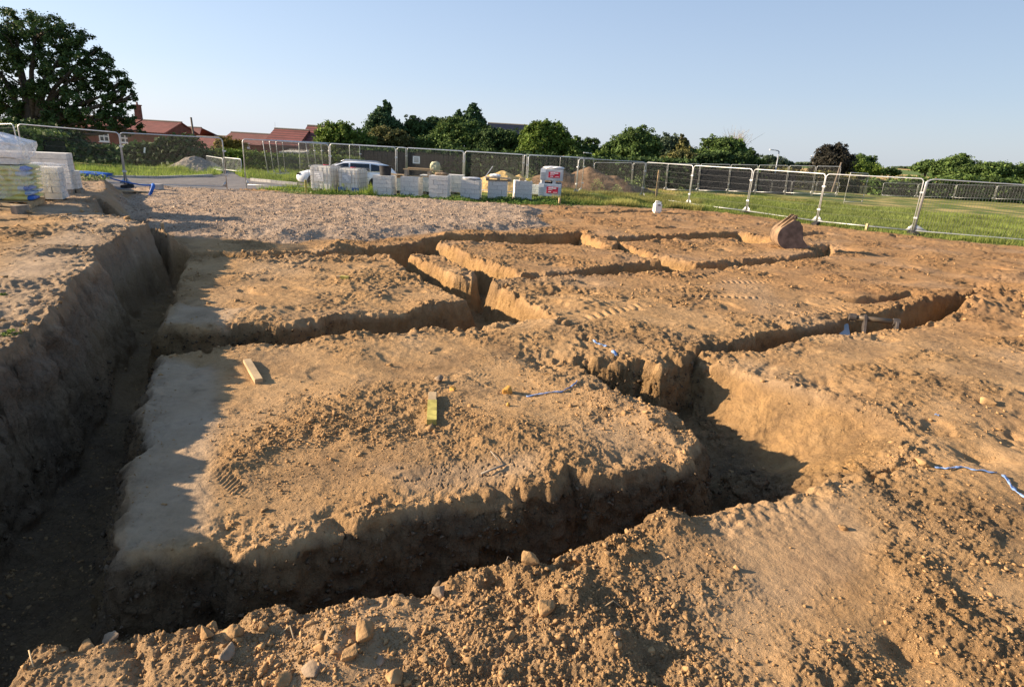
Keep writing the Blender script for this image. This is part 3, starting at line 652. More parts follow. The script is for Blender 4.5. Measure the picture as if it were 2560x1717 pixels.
def foot(p, rz, label, z=0.0):
    if _foot[0] is None:
        t = thing('rubber_block', 'x', 'fence foot'); b = B(); b.box((0, 0, .07), (.24, .68, .14), bev=.03); b.build('block', M['rubber'], t)
        for k in (-.06, .06): c = B(); c.tube([(k, 0, .13), (k, 0, .17)], .034, 8); c.build('post_socket', M['rubber'], t)
        _foot[0] = t; o = t
    else: o = copy_tree(_foot[0])
    o.location = (p[0], p[1], z); o.rotation_euler = (0, 0, rz); tag(o, label, 'fence foot', 'rubber feet under the fence posts')
GF = 'mesh fence panels round the plot'
# right run, from the far right corner of the frame inwards
JR = [(22.3, 20.0), G(2281, 589), G(2042, 561), G(1866, 535), G(1721, 515), G(1606, 497), G(1440, 489)]
for i, n_ in enumerate(['cut off by the right edge of the photo, over green grass', 'over green grass with a wooden peg at its foot', 'directly behind the big excavator bucket',
                        'to the left of the excavator bucket, over short green grass', 'behind the white jerrycan, over tall yellow grass', 'with an orange post standing behind it']):
    za = ground_z(*JR[i + 1]) - .02; zb = ground_z(*JR[i]) - .02
    panel(JR[i + 1], JR[i], 'galvanised mesh fence panel ' + n_, GF, za, zb)
for i, n_ in enumerate(['under the two posts right of the bucket', 'behind the excavator bucket, at the posts to its right', 'left of the excavator bucket', 'behind the white jerrycan', 'left of the orange post']):
    foot(JR[i + 1], math.atan2(JR[i][1] - JR[i + 1][1], JR[i][0] - JR[i + 1][0]), 'black rubber fence foot ' + n_, ground_z(*JR[i + 1]) - .03)
# back run behind the block stacks
JB = [JR[-1], (-.10 + .4, 30.6), (-2.95, 31.0), (-6.45, 31.2), (-9.95, 31.4)]
for i, n_ in enumerate(['in front of the brown spoil heap, right of the red-labelled boards', 'behind the red-labelled insulation packs', 'behind the pale timber lying on the block stacks', 'behind the white car roof']):
    panel(JB[i + 1], JB[i], 'galvanised mesh fence panel ' + n_, GF, 0, 0)
# second row a few metres behind, ends seen through the first
JS = [(3.6, 35.0), (.1, 35.6), (-3.4, 36.0), (-6.9, 36.3), (-10.4, 36.5)]
for i, n_ in enumerate(['behind the brown spoil heap', 'behind the insulation packs', 'behind the yellow sand heap', 'carrying the small white notice']):
    panel(JS[i + 1], JS[i], 'mesh fence panel in the second row ' + n_, 'second row of mesh fence panels behind the stacks')
p0 = P(1042, 400, 36.35); nb = B(); nb.box((0, 0, 0), (.42, .012, .42)); o = nb.build('paper_notice', M['paper']); o.location = (p0.x, 36.2, p0.z); tag(o, 'small white notice fixed to mesh fence behind block stacks', 'notice')
l = B(); 
for k in range(4): l.box((0, -.008, .1 - k * .07), (.28, .006, .03))
l.build('lettering', M['darksteel'], o)
# left run
JL = [(-24.5, 24.6), (-21.6, 23.6), (-18.8, 22.6), (-15.05, 22.7), (-11.75, 23.95)]
JLb = [G(616, 472), (-8.3, 25.9)]
for i, n_ in enumerate(['at the left edge of the photo, behind the bagged pallet', 'behind the tall block stack, seen edge on', 'in front of the brick house with white windows', 'across the road in front of the grey chipping heap']):
    za = ground_z(*JL[i]) - .02; zb = ground_z(*JL[i + 1]) - .02
    panel(JL[i], JL[i + 1], 'galvanised mesh fence panel ' + n_, GF, za, zb)
panel(JLb[0], (-8.35, 26.4), 'galvanised mesh fence panel right of the gateway gap, in front of the green hedge', GF, ground_z(*JLb[0]) - .02, ground_z(-8.35, 26.4) - .02)
foot(JL[3], .2, 'fence foot beside the road, right of the blue pipe', ground_z(*JL[3]) - .02)
# loose panels leaning against each other by the verge
for k in range(4):
    a = P(672 + k * 14, 444, 34.0 + k * .9); 
    panel((a.x, a.y), (a.x + 1.55 + .15 * k, a.y + 2.6), ['nearest of the loose mesh panels leaning together on the verge', 'second of the loose mesh panels leaning together on the verge', 'third of the loose mesh panels leaning together on the verge', 'farthest of the loose mesh panels leaning together on the verge'][k],
          'loose mesh panels leaning together on the verge', 0, 0, R_(-9 + 2 * k))
a = P(752, 446, 33.5); panel((a.x, a.y), (a.x + 3.1, a.y + 1.2), 'mesh fence panel standing left of the white car bonnet', GF, 0, 0)
# small far-off rows in the field
def far_row(us, v0, v1, Y0, Y1, word, zs=1.0):
    pts = []
    for i, u in enumerate(us):
        k = i / (len(us) - 1); q = P(u, v0 + (v1 - v0) * k, Y0 + (Y1 - Y0) * k); pts.append((q.x, q.y, q.z))
    ords = ['first', 'second', 'third', 'fourth', 'fifth', 'sixth', 'seventh', 'eighth', 'ninth', 'tenth', 'eleventh', 'twelfth']
    for i in range(len(pts) - 1):
        a, b = pts[i], pts[i + 1]
        s = math.hypot(b[0] - a[0], b[1] - a[1])
        o = panel(a[:2], b[:2], '%s panel of the %s' % (ords[i], word), word, a[2], b[2]); o.scale.z = zs
far_row([1483, 1579, 1665, 1745, 1820, 1888, 1963, 2030, 2092], 475, 492, 46, 42, 'tall fence row in mid field, counted from the left')
far_row([1544, 1601, 1652, 1703, 1769, 1808, 1844, 1886, 1928, 1977, 2039, 2096], 465, 490, 56, 47, 'low fence row behind the tall field row, counted from the left', .5)
far_row([2203, 2291, 2385, 2486, 2590], 491, 503, 53, 49, 'low right-hand fence row, counted from the left', .57)
for (u0, u1, v, Y, n_) in ((2112, 2160, 494, 40, 'turned end on in the field above the bucket'), (1395, 1480, 474, 42, 'half hidden by the brown spoil heap')):
    a = P(u0, v, Y); b = P(u1, v + 4, Y); za = ground_z(a.x, a.y)
    panel((a.x, a.y), (b.x, b.y), 'mesh fence panel ' + n_, 'odd mesh panels standing in the field', za, za)

# ------------------------------------------------------------------ block stacks on pallets
def brick_face_lines(b, W, D, H, rows, cols, seed):
    """grooves: blocks modelled with gaps, so one mesh of many blocks"""
    rnd = random.Random(seed); g = .008
    for k in range(rows):
        off = .5 if k % 2 else 0
        for axis in (0,):
            n = cols; x = -W / 2
            edges = [-W / 2] + sorted([-W / 2 + W * (j + off) / n for j in range(0 if off else 1, n)]) + [W / 2]
            for x0, x1 in zip(edges[:-1], edges[1:]):
                if x1 - x0 < .03: continue
                for y0, y1 in ((-D / 2, 0), (0, D / 2)):
                    jx, jy = rnd.uniform(-.006, .006), rnd.uniform(-.008, .008)
                    b.box(((x0 + x1) / 2 + jx, (y0 + y1) / 2 + jy, (k + .5) * H / rows), (x1 - x0 - g, y1 - y0 - g, H / rows - g))
def pallet(t, W, D, mat_='woodgrey', name='pallet'):
    b = B()
    for x in (-W * .45, 0, W * .45): b.box((x, 0, .045), (.09, D, .09))
    n = 6
    for k in range(n): b.box((0, -D / 2 + (k + .5) * D / n, .105), (W, D / n * .72, .024))
    for y in (-D * .45, 0, D * .45): b.box((0, y, .011), (W, .09, .021))
    return b.build(name, M[mat_], t)
def block_stack(loc, W, D, H, rows, cols, rz, label, seed, group='pallets of concrete blocks along the gravel edge', wrapped=False):
    t = thing('block_stack', label, 'block stack', loc, rz, group)
    pallet(t, W + .02, D)
    b = B(); brick_face_lines(b, W, D, H, rows, cols, seed); o = b.build('blocks', M['block'], t); o.location = (0, 0, .12)
    j = B(); j.box((0, 0, H / 2 + .12), (W - .05, D - .05, H - .05)); j.build('joint_core', M['joint'], o if False else t)
    return t
def top_of(t, H): return t.location.z + .12 + H
ST = [(933, 984, 491, 5, 2, -2, 'with a black drum on top'), (1002, 1051, 493, 4, 2, -3, 'with timber and a pallet laid over it'), (1072, 1122, 499, 5, 2, -2, 'tallest of the row, with a notch missing from its face'),
      (1152, 1200, 500, 4, 2, -4, 'with a rounded sheet-covered top'), (1219, 1266, 500, 4, 2, -2, 'with an empty brown pallet on top'), (1283, 1326, 500, 4, 2, 6, 'low, with yellow scraps on top, beside the red-labelled packs')]
STK = []
for k, (u0, u1, v, rows, cols, rz, n_) in enumerate(ST):
    a = G(u0, v); b = G(u1, v + 1); W = b[0] - a[0]; yy = a[1]; x = (a[0] + b[0]) / 2
    Hs = [.83, .80, .90, .80, .76, .80][k]; z = ground_z(x, yy) - .06
    t = block_stack((x, yy + .5, z), W, .98, Hs, rows, cols, R_(rz), 'pale concrete block stack ' + n_, k); STK.append((t, Hs, W))
for (u, v, Y, n_, W, Hh) in ((1068, 468, 28.5, 'half hidden behind the second stack from the tanks', .55, .75), (1136, 470, 29.2, 'behind the notched stack, right side bright', .9, .80), (1350, 480, 31.0, 'low and behind the insulation packs', 1.0, .45)):
    q = P(u, v, Y); t = block_stack((q.x, q.y, 0.0), W, .8, Hh, 4, 2, R_(-2), 'second-row block stack ' + n_, int(u))
# things lying on the stacks
t0, H0, W0 = STK[0]; zz = top_of(t0, H0)
d = thing('black_drum', 'open black plastic drum standing on the first block stack', 'drum', (t0.location.x + .05, t0.location.y - .1, zz))
b = B(); b.tube([(0, 0, 0), (0, 0, .03), (0, 0, .36), (0, 0, .37)], [.23, .235, .25, .26], 24); b.build('drum_body', M['rubber'], d, smooth=False)
b = B(); b.tube([(.25 * math.cos(a), .25 * math.sin(a), .375) for a in np.linspace(0, 2 * math.pi, 25)[:-1]], .016, 6, closed=True); b.build('rim', M['rubber'], d, smooth=True)
def timber_bundle(name, label, cat, loc, rz, items, mt, group=None):
    t = thing(name, label, cat, loc, rz, group)
    for nm, c, s, rot in items:
        b = B(); b.box((0, 0, 0), s); o = b.build(nm, M[mt], t); o.location = c; o.rotation_euler = rot
    return t
def spare_pallet(loc, rz, label, mt='wood'):
    t = thing('empty_pallet', label, 'pallet', loc, rz, 'empty pallets lying on the stacks')
    b = B(); n = 7
    for k in range(n): b.box((0, -.5 + (k + .5) / n, .125), (1.15, .095, .022))
    b.build('deck_boards', M[mt], t)
    b = B()
    for y in (-.44, 0, .44):
        for x in (-.5, 0, .5): b.box((x, y, .07), (.14, .1, .085))
        b.box((0, y, .012), (1.15, .1, .022))
    b.build('bearers', M[mt], t)
    return t
t1, H1, W1 = STK[1]; spare_pallet((t1.location.x - 1.15, t1.location.y + 1.9, .69), R_(8), 'brown empty pallet lying behind the black drum')
q1 = P(1038, 432, t1.location.y + .6)
block_stack((t1.location.x - 1.15, t1.location.y + 1.9, 0), .7, .9, .56, 3, 2, 0, 'second-row block stack carrying a pallet behind the drum', 44)
for k, (dx, dz, L, rz, n_) in enumerate(((.25, .30, 1.7, 3, 'longer pale plank laid across the second block stack'), (.15, .36, 1.1, -4, 'shorter pale plank on top of the long plank'), (-.05, .03, 1.0, 2, 'lowest pale plank directly on the second block stack'))):
    b = B(); b.box((0, 0, 0), (L, .18, .04)); o = b.build('plank', M['woodnew']); o.location = (t1.location.x + dx + .2, t1.location.y + .15, top_of(t1, H1) + dz - (.012 if k != 2 else .01)); o.rotation_euler = (0, 0, R_(rz)); tag(o, n_, 'plank', 'planks on the block stacks')
for k, dx in enumerate((-.25, .75)):
    b = B(); b.box((0, 0, .128), (.12, .5, .255)); o = b.build('bearer_block', M['woodgrey']); o.location = (t1.location.x + dx, t1.location.y + .1, top_of(t1, H1)); tag(o, ['left', 'right'][k] + ' weathered timber block propping the planks on the second stack', 'timber block', 'timber props on the second stack')
# khaki cloth heaped on a stack
def cloth_lump(name, loc, dims, mt, label, cat, seed, rz=0):
    bm = bmesh.new(); bmesh.ops.create_icosphere(bm, subdivisions=4, radius=1)
    for v in bm.verts:
        n = v.co.copy(); s = max(abs(n.x), abs(n.y), abs(n.z)) ** .5
        f = 1 + .16 * float(pn(n.x * 2.2 + seed, n.z * 2.2 + n.y, 70)) + .10 * float(pn(n.x * 6 + seed, n.y * 5 + n.z * 6, 71))
        v.co = Vector((n.x * dims[0] / 2 * f / s ** .6, n.y * dims[1] / 2 * f / s ** .6, (n.z * f + 1) * dims[2] / 2))
        if v.co.z < .02: v.co.z = 0
    me = bpy.data.meshes.new(name); bm.to_mesh(me); bm.free(); me.materials.append(M[mt])
    for p in me.polygons: p.use_smooth = True
    o = bpy.data.objects.new(name, me); COL.objects.link(o); o.location = loc; o.rotation_euler = (0, 0, rz); return tag(o, label, cat)
t2, H2, W2 = STK[2]
cloth_lump('cloth_heap', (t2.location.x - .55, t2.location.y + 2.35, .95), (.50, .42, .55), 'tarp', 'khaki cloth heaped between the second and third block stacks', 'cloth', 3)
cloth_lump('cement_sack', (t2.location.x + .05, t2.location.y + .1, top_of(t2, H2)), (.62, .42, .13), 'stone', 'grey half-empty sack lying on the tallest block stack', 'sack', 5)
t3, H3, W3 = STK[3]; cloth_lump('sheet_cover', (t3.location.x, t3.location.y, top_of(t3, H3) - .005), (W3 * 1.0, 1.0, .10), 'foil', 'pale plastic sheet bunched over the fourth block stack', 'sheet', 9)
t4, H4, W4 = STK[4]; spare_pallet((t4.location.x + .02, t4.location.y - .02, top_of(t4, H4)), R_(2), 'brown empty pallet overhanging the fifth block stack', 'woodgrey')
cloth_lump('plastic_bundle', (t4.location.x - .15, t4.location.y, top_of(t4, H4) + .138), (.5, .4, .16), 'paper', 'crumpled white plastic on the pallet of the fifth stack', 'plastic sheet', 12)
b = B(); b.tube([(-.45, .1, 0), (-.05, .35, .62)], .022, 6); o = b.build('steel_bar', M['galv']); o.location = (t4.location.x - .25, t4.location.y + .2, top_of(t4, H4) - .02); tag(o, 'thin grey steel bar leaning up beside the fifth block stack', 'bar')
t5, H5, W5 = STK[5]; 
for k, (dx, c_) in enumerate(((-.05, 'woodnew'), (.26, 'yellow'))):
    cloth_lump('yellow_scrap', (t5.location.x + dx, t5.location.y - .25, top_of(t5, H5)), (.26, .2, .13), c_, ['orange-brown scrap on the low block stack', 'bright yellow scrap on the low block stack'][k], 'scrap', 20 + k)

# ------------------------------------------------------------------ insulation packs (two, one on the other)
def foil_pack(loc, rz, mt, label, H):
    t = thing('insulation_pack', label, 'insulation pack', loc, rz, 'wrapped insulation packs')
    b = B(); b.box((0, 0, H / 2), (1.12, 2.0, H), bev=.03); 
    b.build('wrapped_boards', M[mt], t)
    b = B(); b.box((.12, -1.006, H * .52), (.56, .012, H * .50)); lb = b.build('red_panel', M['red'], t)
    b = B()
    b.box((.12, -1.014, H * .67), (.38, .006, H * .085)); b.add([(.08, -1.018, H * .715), (.16, -1.018, H * .715), (.12, -1.018, H * .77)], [(0, 1, 2)])
    b.box((.02, -1.014, H * .54), (.22, .006, H * .035)); b.box((.0, -1.014, H * .38), (.14, .006, H * .06)); b.box((.27, -1.014, H * .36), (.2, .006, H * .04))
    b.build('white_lettering', M['paper'], lb)
    b = B(); b.box((-.42, -1.008, H * .82), (.24, .01, H * .24)); b.build('paper_label', M['paper'], t)
    b = B()
    for k in range(4): b.box((-.42, -1.004, H * (.12 + .14 * k)), (.24, .006, .012))
    b.build('board_edges', M['joint'], t)
    return t
a = G(1350, 497); b_ = G(1396, 499); xi = (a[0] + b_[0]) / 2 + .06; yi = a[1]; zi = ground_z(xi, yi)
p = thing('skid_block', 'x', 'bearer', (xi, yi + 1, zi)); 
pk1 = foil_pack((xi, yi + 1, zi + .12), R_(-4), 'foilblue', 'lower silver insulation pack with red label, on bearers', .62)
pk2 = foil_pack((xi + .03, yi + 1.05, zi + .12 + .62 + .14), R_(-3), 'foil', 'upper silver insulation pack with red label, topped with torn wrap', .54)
bpy.data.objects.remove(p)
for k, (z, dx, n_) in enumerate(((zi, -.4, 'left foot bearer under the lower insulation pack'), (zi, .35, 'right foot bearer under the lower insulation pack'), (zi + .74, -.42, 'left pale bearer between the insulation packs'), (zi + .74, .12, 'right pale bearer between the insulation packs'))):
    b = B(); h_ = .12 if k < 2 else .14; b.box((0, 0, h_ / 2), (.16, 1.9, h_)); o = b.build('bearer_block', M['darksteel' if k < 2 else 'foil']); o.location = (xi + dx, yi + 1.02, z); tag(o, n_, 'bearer', 'bearers of the insulation packs')
cloth_lump('torn_wrap', (xi + .1, yi + .75, zi + 1.42), (1.0, 1.2, .13), 'paper', 'torn white wrap bunched on top of the upper insulation pack', 'wrapping', 31)

# ------------------------------------------------------------------ caged liquid tanks
def translucent(name, c, k):
    m, t, b, N, Lk = nt(name); b.inputs['Base Color'].default_value = rgb(c); b.inputs['Roughness'].default_value = .4
    tc = N('ShaderNodeTexCoord'); no = N('ShaderNodeTexNoise'); no.inputs['Scale'].default_value = 2.5; Lk(tc.outputs['Object'], no.inputs['Vector'])
    cr = N('ShaderNodeValToRGB'); cr.color_ramp.elements[0].color = rgb(tuple(x * .85 for x in c)); cr.color_ramp.elements[1].color = rgb(c); Lk(no.outputs['Fac'], cr.inputs['Fac']); Lk(cr.outputs['Color'], b.inputs['Base Color'])
    tr = N('ShaderNodeBsdfTranslucent'); tr.inputs['Color'].default_value = rgb(c); mx = N('ShaderNodeMixShader'); mx.inputs[0].default_value = k
    Lk(b.outputs[0], mx.inputs[1]); Lk(tr.outputs[0], mx.inputs[2]); Lk(mx.outputs[0], t.nodes['Material Output'].inputs['Surface']); return m
M['tank'] = translucent('tank_plastic', (.90, .88, .82), .25)
def tank(loc, W, D, H, rz, label, lower_blue):
    t = thing('caged_tank', label, 'liquid tank', loc, rz, 'white caged liquid tanks')
    pallet(t, W, D)
    b = B(); b.box((0, 0, .14 + (H - .14) / 2), (W - .06, D - .06, H - .16), bev=.06); bo = b.build('bottle', M['tank'], t, smooth=False)
    b = B(); b.tube([(0, 0, H - .03), (0, 0, H + .03)], .12, 16); b.build('filler_cap', M['red'], t)
    c = B(); r = .006
    for fx in (-1, 1):
        for k in range(6):
            x = -W / 2 + W * k / 5
            c.tube([(x, fx * D / 2, .13), (x, fx * D / 2, H)], r, 5)
        for k in range(6):
            y = -D / 2 + D * k / 5
            c.tube([(fx * W / 2, y, .13), (fx * W / 2, y, H)], r, 5)
    for k in range(6):
        z = .15 + (H - .16) * k / 5
        c.tube([(-W / 2, -D / 2, z), (W / 2, -D / 2, z), (W / 2, D / 2, z), (-W / 2, D / 2, z)], r, 5, closed=True)
    for y in (-.2, .2): c.tube([(-W / 2, y, H + .005), (W / 2, y, H + .005)], .010, 6)
    c.build('cage', M['galv2'], t)
    b = B(); b.box((-.06, -D / 2 - .006, H * .62), (W * .42, .012, H * .34)); pl = b.build('label_plate', M['foil'], t)
    b = B()
    for k in range(3): b.box((-.12 + .05 * k, -D / 2 - .015, H * (.70 - .07 * k)), (.22 - .05 * k, .006, .04))
    b.build('lettering', M['paper'], pl)
    b = B(); b.tube([(0, -D / 2 + .05, .2), (0, -D / 2 - .05, .2)], .035, 10); b.build('outlet_valve', M['rubber'], t)
    if lower_blue:
        b = B(); b.box((-W * .33, -D / 2 - .004, .24), (W * .30, .02, .17)); b.box((W * .33, -D / 2 - .004, .24), (W * .30, .02, .17)); b.build('blue_corner_plate', M['blue'], t)
        b = B(); b.box((-.24, -D / 2 - .018, .43), (.1, .008, .1)); b.build('warning_sticker', M['yelbag'], t)
    return t
a = G(781, 482); c = G(839, 484); tank(((a[0] + c[0]) / 2, a[1] + .55, ground_z(a[0], a[1]) - .05), 1.02, 1.15, 1.17, R_(-9), 'white caged liquid tank nearer the yellow post, grey label on front', False)
a = G(850, 486); c = G(905, 488); tank(((a[0] + c[0]) / 2, a[1] + .55, ground_z(a[0], a[1]) - .06), .97, 1.1, 1.12, R_(-8), 'white caged liquid tank with blue corner plates at its foot', True)

# ------------------------------------------------------------------ white estate car, seen side on, nose to the left
def make_car(loc, rz):
    t = thing('parked_car', 'white estate car with dark windows parked behind the liquid tanks', 'car', loc, rz)
    def loft(secs, nm, mt, parent=None):
        b = B(); n = len(secs[0])
        vs = [v for s in secs for v in s]; fs = []
        for i in range(len(secs) - 1):
            for k in range(n):
                k2 = (k + 1) % n; fs.append((i * n + k, i * n + k2, (i + 1) * n + k2, (i + 1) * n + k))
        fs += [tuple(range(n)), tuple((len(secs) - 1) * n + k for k in range(n))[::-1]]
        b.add(vs, fs); return b.build(nm, M[mt], parent or t, smooth=True)
    # x: front = 0, rear = 4.75 ; half width w
    st = [(0.0, .38, .60, .62), (.12, .26, .74, .80), (.45, .20, .86, .88), (1.25, .18, .98, .91), (2.4, .18, 1.0, .92), (3.6, .2, 1.02, .92), (4.4, .24, 1.02, .88), (4.68, .34, .96, .82), (4.75, .45, .85, .74)]
    secs = []
    for x, z0, z1, hw in st:
        s = []
        for y, z in ((-hw * .85, z0), (-hw, z0 + .12), (-hw, z0 + (z1 - z0) * .55), (-hw * .97, z1 - .10), (-hw * .86, z1), (0, z1 + .015), (hw * .86, z1), (hw * .97, z1 - .10), (hw, z0 + (z1 - z0) * .55), (hw, z0 + .12), (hw * .85, z0)):
            s.append((x, y, z))
        secs.append(s)
    loft(secs, 'body', 'carwhite')
    # cabin
    cs = [(1.15, .95, .97, .78), (1.75, .95, 1.28, .72), (2.2, .95, 1.45, .68), (3.0, .95, 1.49, .67), (3.9, .95, 1.44, .66), (4.35, .95, 1.32, .66), (4.66, .93, 1.0, .74)]
    secs = []
    for x, z0, z1, hw in cs:
        secs.append([(x, -.86, z0), (x, -(hw + .86) / 2, (z0 + z1) / 2), (x, -hw, z1 - .06), (x, -hw * .8, z1), (x, hw * .8, z1), (x, hw, z1 - .06), (x, (hw + .86) / 2, (z0 + z1) / 2), (x, .86, z0)])
    loft(secs, 'roof', 'carwhite')
    for sy in (-1, 1):
        for i, (pl) in enumerate(([(1.5, 1.0), (2.45, 1.0), (2.45, 1.385), (2.2, 1.37), (1.85, 1.22)], [(2.52, 1.0), (3.42, 1.0), (3.42, 1.39), (2.52, 1.395)], [(3.49, 1.0), (4.30, 1.04), (4.05, 1.30), (3.49, 1.385)])):
            b = B(); vs = []
            for x, z in pl:
                k = (z - .95) / .5; y = -(.885 - .185 * min(1, max(0, k))) * 1.0
                vs.append((x, -sy * (y - .015), z))
            b.add(vs, [tuple(range(len(vs)))]); b.build('side_window', M['glass'], t)
    b = B(); b.add([(1.18, -.76, 1.0), (1.18, .76, 1.0), (2.12, .62, 1.44), (2.12, -.62, 1.44)], [(0, 1, 2, 3)]); b.build('windscreen', M['glass'], t)
    for sy in (-1, 1):
        b = B(); b.tube([(2.1, sy * .58, 1.47), (2.25, sy * .58, 1.53), (3.75, sy * .58, 1.51), (3.95, sy * .58, 1.45)], .02, 6); b.build('roof_rail', M['alloy'], t, smooth=True)
        b = B(); b.box((.22, sy * .68, .68), (.34, .22, .13), bev=.03); b.build('headlight', M['glass'], t)
        b = B(); b.box((1.62, sy * .98, 1.0), (.16, .18, .13), bev=.04); b.build('wing_mirror', M['carwhite'], t)
        b = B(); b.box((4.66, sy * .72, .82), (.18, .2, .16), bev=.03); b.build('tail_light', M['red'], t)
    b = B(); b.box((.055, 0, .40), (.16, 1.05, .16), bev=.03); b.build('grille', M['tyre'], t)
    for x in (.92, 3.78):
        for sy in (-1, 1):
            w_ = B(); w_.tube([(x, sy * .74, .33), (x, sy * .935, .33)], .33, 28); wo = w_.build('wheel', M['tyre'], t)
            w_ = B(); w_.tube([(x, sy * .93, .33), (x, sy * .945, .33)], .22, 20)
            w_.build('rim', M['alloy'], wo)
            a = B(); a.tube([(x, sy * .80, .33), (x, sy * .927, .33)], .40, 28); a.build('wheel_arch', M['tyre'], t)
    return t
a = P(752, 462, 29.6); make_car((a.x, 29.3, ground_z(a.x, 29.3) - .06), R_(13)).scale.z = .86

# ------------------------------------------------------------------ materials standing on the left bank
def at_bank(u, v, z=.45): return G(u, v, z)
# pallet of bagged cement under loose polythene
c = at_bank(88, 533); zb = ground_z(c[0] - .4, c[1]) - .02
YAW = R_(26)
def back_from(c, W, D, yaw=YAW):      # centre of a load whose front right corner stands at c
    return (c[0] - W / 2 * math.cos(yaw) - D / 2 * math.sin(yaw), c[1] - W / 2 * math.sin(yaw) + D / 2 * math.cos(yaw))
W = 1.15; t = thing('bag_pallet', 'pallet of yellow cement bags at the left edge, blocks and torn polythene on top', 'bag pallet', (*back_from(c, 1.15, .9), zb), YAW)
pallet(t, 1.15, .95, 'wood')
rb = random.Random(4)
for k in range(7):
    for j in range(2):
        for i in range(2):
            x = (-.28 if i == 0 else .29) + rb.uniform(-.02, .02); y = -.23 if j == 0 else .23; z = .12 + k * .093
            bm = bmesh.new(); bmesh.ops.create_cube(bm, size=1); bmesh.ops.subdivide_edges(bm, edges=bm.edges[:], cuts=5, use_grid_fill=True)
            sx, sy, sz = .58, .46, .118
            for v in bm.verts:
                q = v.co * 2; e = (abs(q.x) ** 6 + 0) ; ez = (1 - .75 * max(abs(q.x) ** 5, abs(q.y) ** 6))
                w_ = 1 + .05 * float(pn(q.x * 2 + k * 3 + i, q.y * 2 + j, 80))
                v.co = Vector((q.x * sx / 2 * w_, q.y * sy / 2 * w_, (q.z * ez * sz / 2)))
            me = bpy.data.meshes.new('cement_bag'); bm.to_mesh(me); bm.free()
            for m_ in ('yelbag', 'greybag', 'blue'): me.materials.append(M[m_])
            flip = rb.random() < .5
            for p in me.polygons:
                p.use_smooth = True
                q = p.center.x / sx * (1 if flip else -1)
                p.material_index = 0 if q < .12 else (1 if rb.random() < .75 and k % 2 else 2) if q > .30 else 1 if (k + i) % 3 == 0 else 0
            o = bpy.data.objects.new('cement_bag', me); COL.objects.link(o); o.parent = t; o.location = (x, y, z + .05); o.rotation_euler = (0, rb.uniform(-.03, .03), rb.uniform(-.04, .04))
# grey slabs on the bags and film over everything
zt = .12 + 7 * .093
bs = thing('slab_stack', 'grey concrete slabs stacked on the yellow cement bags', 'slab stack', (t.location.x - .06, t.location.y, zb + zt + .02), YAW)
for k in range(2):
    b = B(); b.box((0, 0, .07 + k * .12), (1.02 - .02 * k, .88, .112), bev=.008); b.build('slab', M['block'], bs)
def film(name, loc, rz, W, D, H, label, folds, seed, top=.0, mt='wrap'):
    """loose polythene hood: a crumpled sheet over a W x D x H load"""
    nu, nv = 56, 40; V = []; Fc = []
    for j in range(nv + 1):
        for i in range(nu):
            a_ = 2 * math.pi * i / nu; cx, cy = math.cos(a_), math.sin(a_)
            k = max(abs(cx), abs(cy)); sx, sy = cx / k, cy / k
            s = j / nv
            if s < .35: rad = s / .35; z = H + top * (1 - rad ** 2)
            else: rad = 1.0 + .05 * (s - .35); z = H * (1 - (s - .35) / .65 * (.75 + .25 * math.sin(a_ * 2 + seed)))
            n1 = float(pn(sx * 2.2 + seed, sy * 2.2 + z * 2.5, 81)); n2 = float(pn(sx * 6 + seed, sy * 6 + z * 6, 82))
            r_ = rad * (1 + folds * .5 * n1 * (s > .3)) + folds * .35 * abs(n2) * (s > .2)
            V.append((sx * r_ * W / 2, sy * r_ * D / 2, z + folds * (n1 * .5 + n2 * .35) * (.35 if s < .4 else .12)))
    for j in range(nv):
        for i in range(nu):
            Fc.append((j * nu + i, j * nu + (i + 1) % nu, (j + 1) * nu + (i + 1) % nu, (j + 1) * nu + i))
    o = mesh_from(name, V, Fc, M[mt]); o.location = loc; o.rotation_euler = (0, 0, rz); return tag(o, label, 'polythene')
film('polythene_sheet', (t.location.x + .02, t.location.y, zb + zt + .12), YAW, 1.06, .92, .31, 'torn clear polythene bunched over the grey slabs on the bag pallet', .22, 2.3, top=.16)
film('polythene_skirt', (t.location.x + .03, t.location.y + .02, zb + .12), YAW, 1.22, 1.0, .68, 'thin clear polythene skirt hanging round the yellow cement bags', .07, 5.1, mt='wrapthin')
# timber lying under its front corner
for k, (u, v, L, rz, n_) in enumerate(((30, 541, 1.0, -14, 'upper pale batten sticking out below the bag pallet'), (20, 545, .9, -3, 'lower pale batten lying below the bag pallet'))):
    g_ = at_bank(u, v, .44); b = B(); b.box((0, 0, .03 + .05 * (1 - k)), (L, .07, .05)); o = b.build('batten', M['woodnew']); o.location = (g_[0], g_[1] + .05 * k, ground_z(*g_)); o.rotation_euler = (0, 0, R_(rz)); tag(o, n_, 'batten', 'battens under the bag pallet')
g_ = at_bank(45, 550, .44); b = B(); b.box((0, 0, .09), (.11, .3, .18)); o = b.build('timber_block', M['woodgrey']); o.location = (g_[0], g_[1] + .1, ground_z(*g_) - .03); tag(o, 'weathered timber block standing under the bag pallet corner', 'timber block')
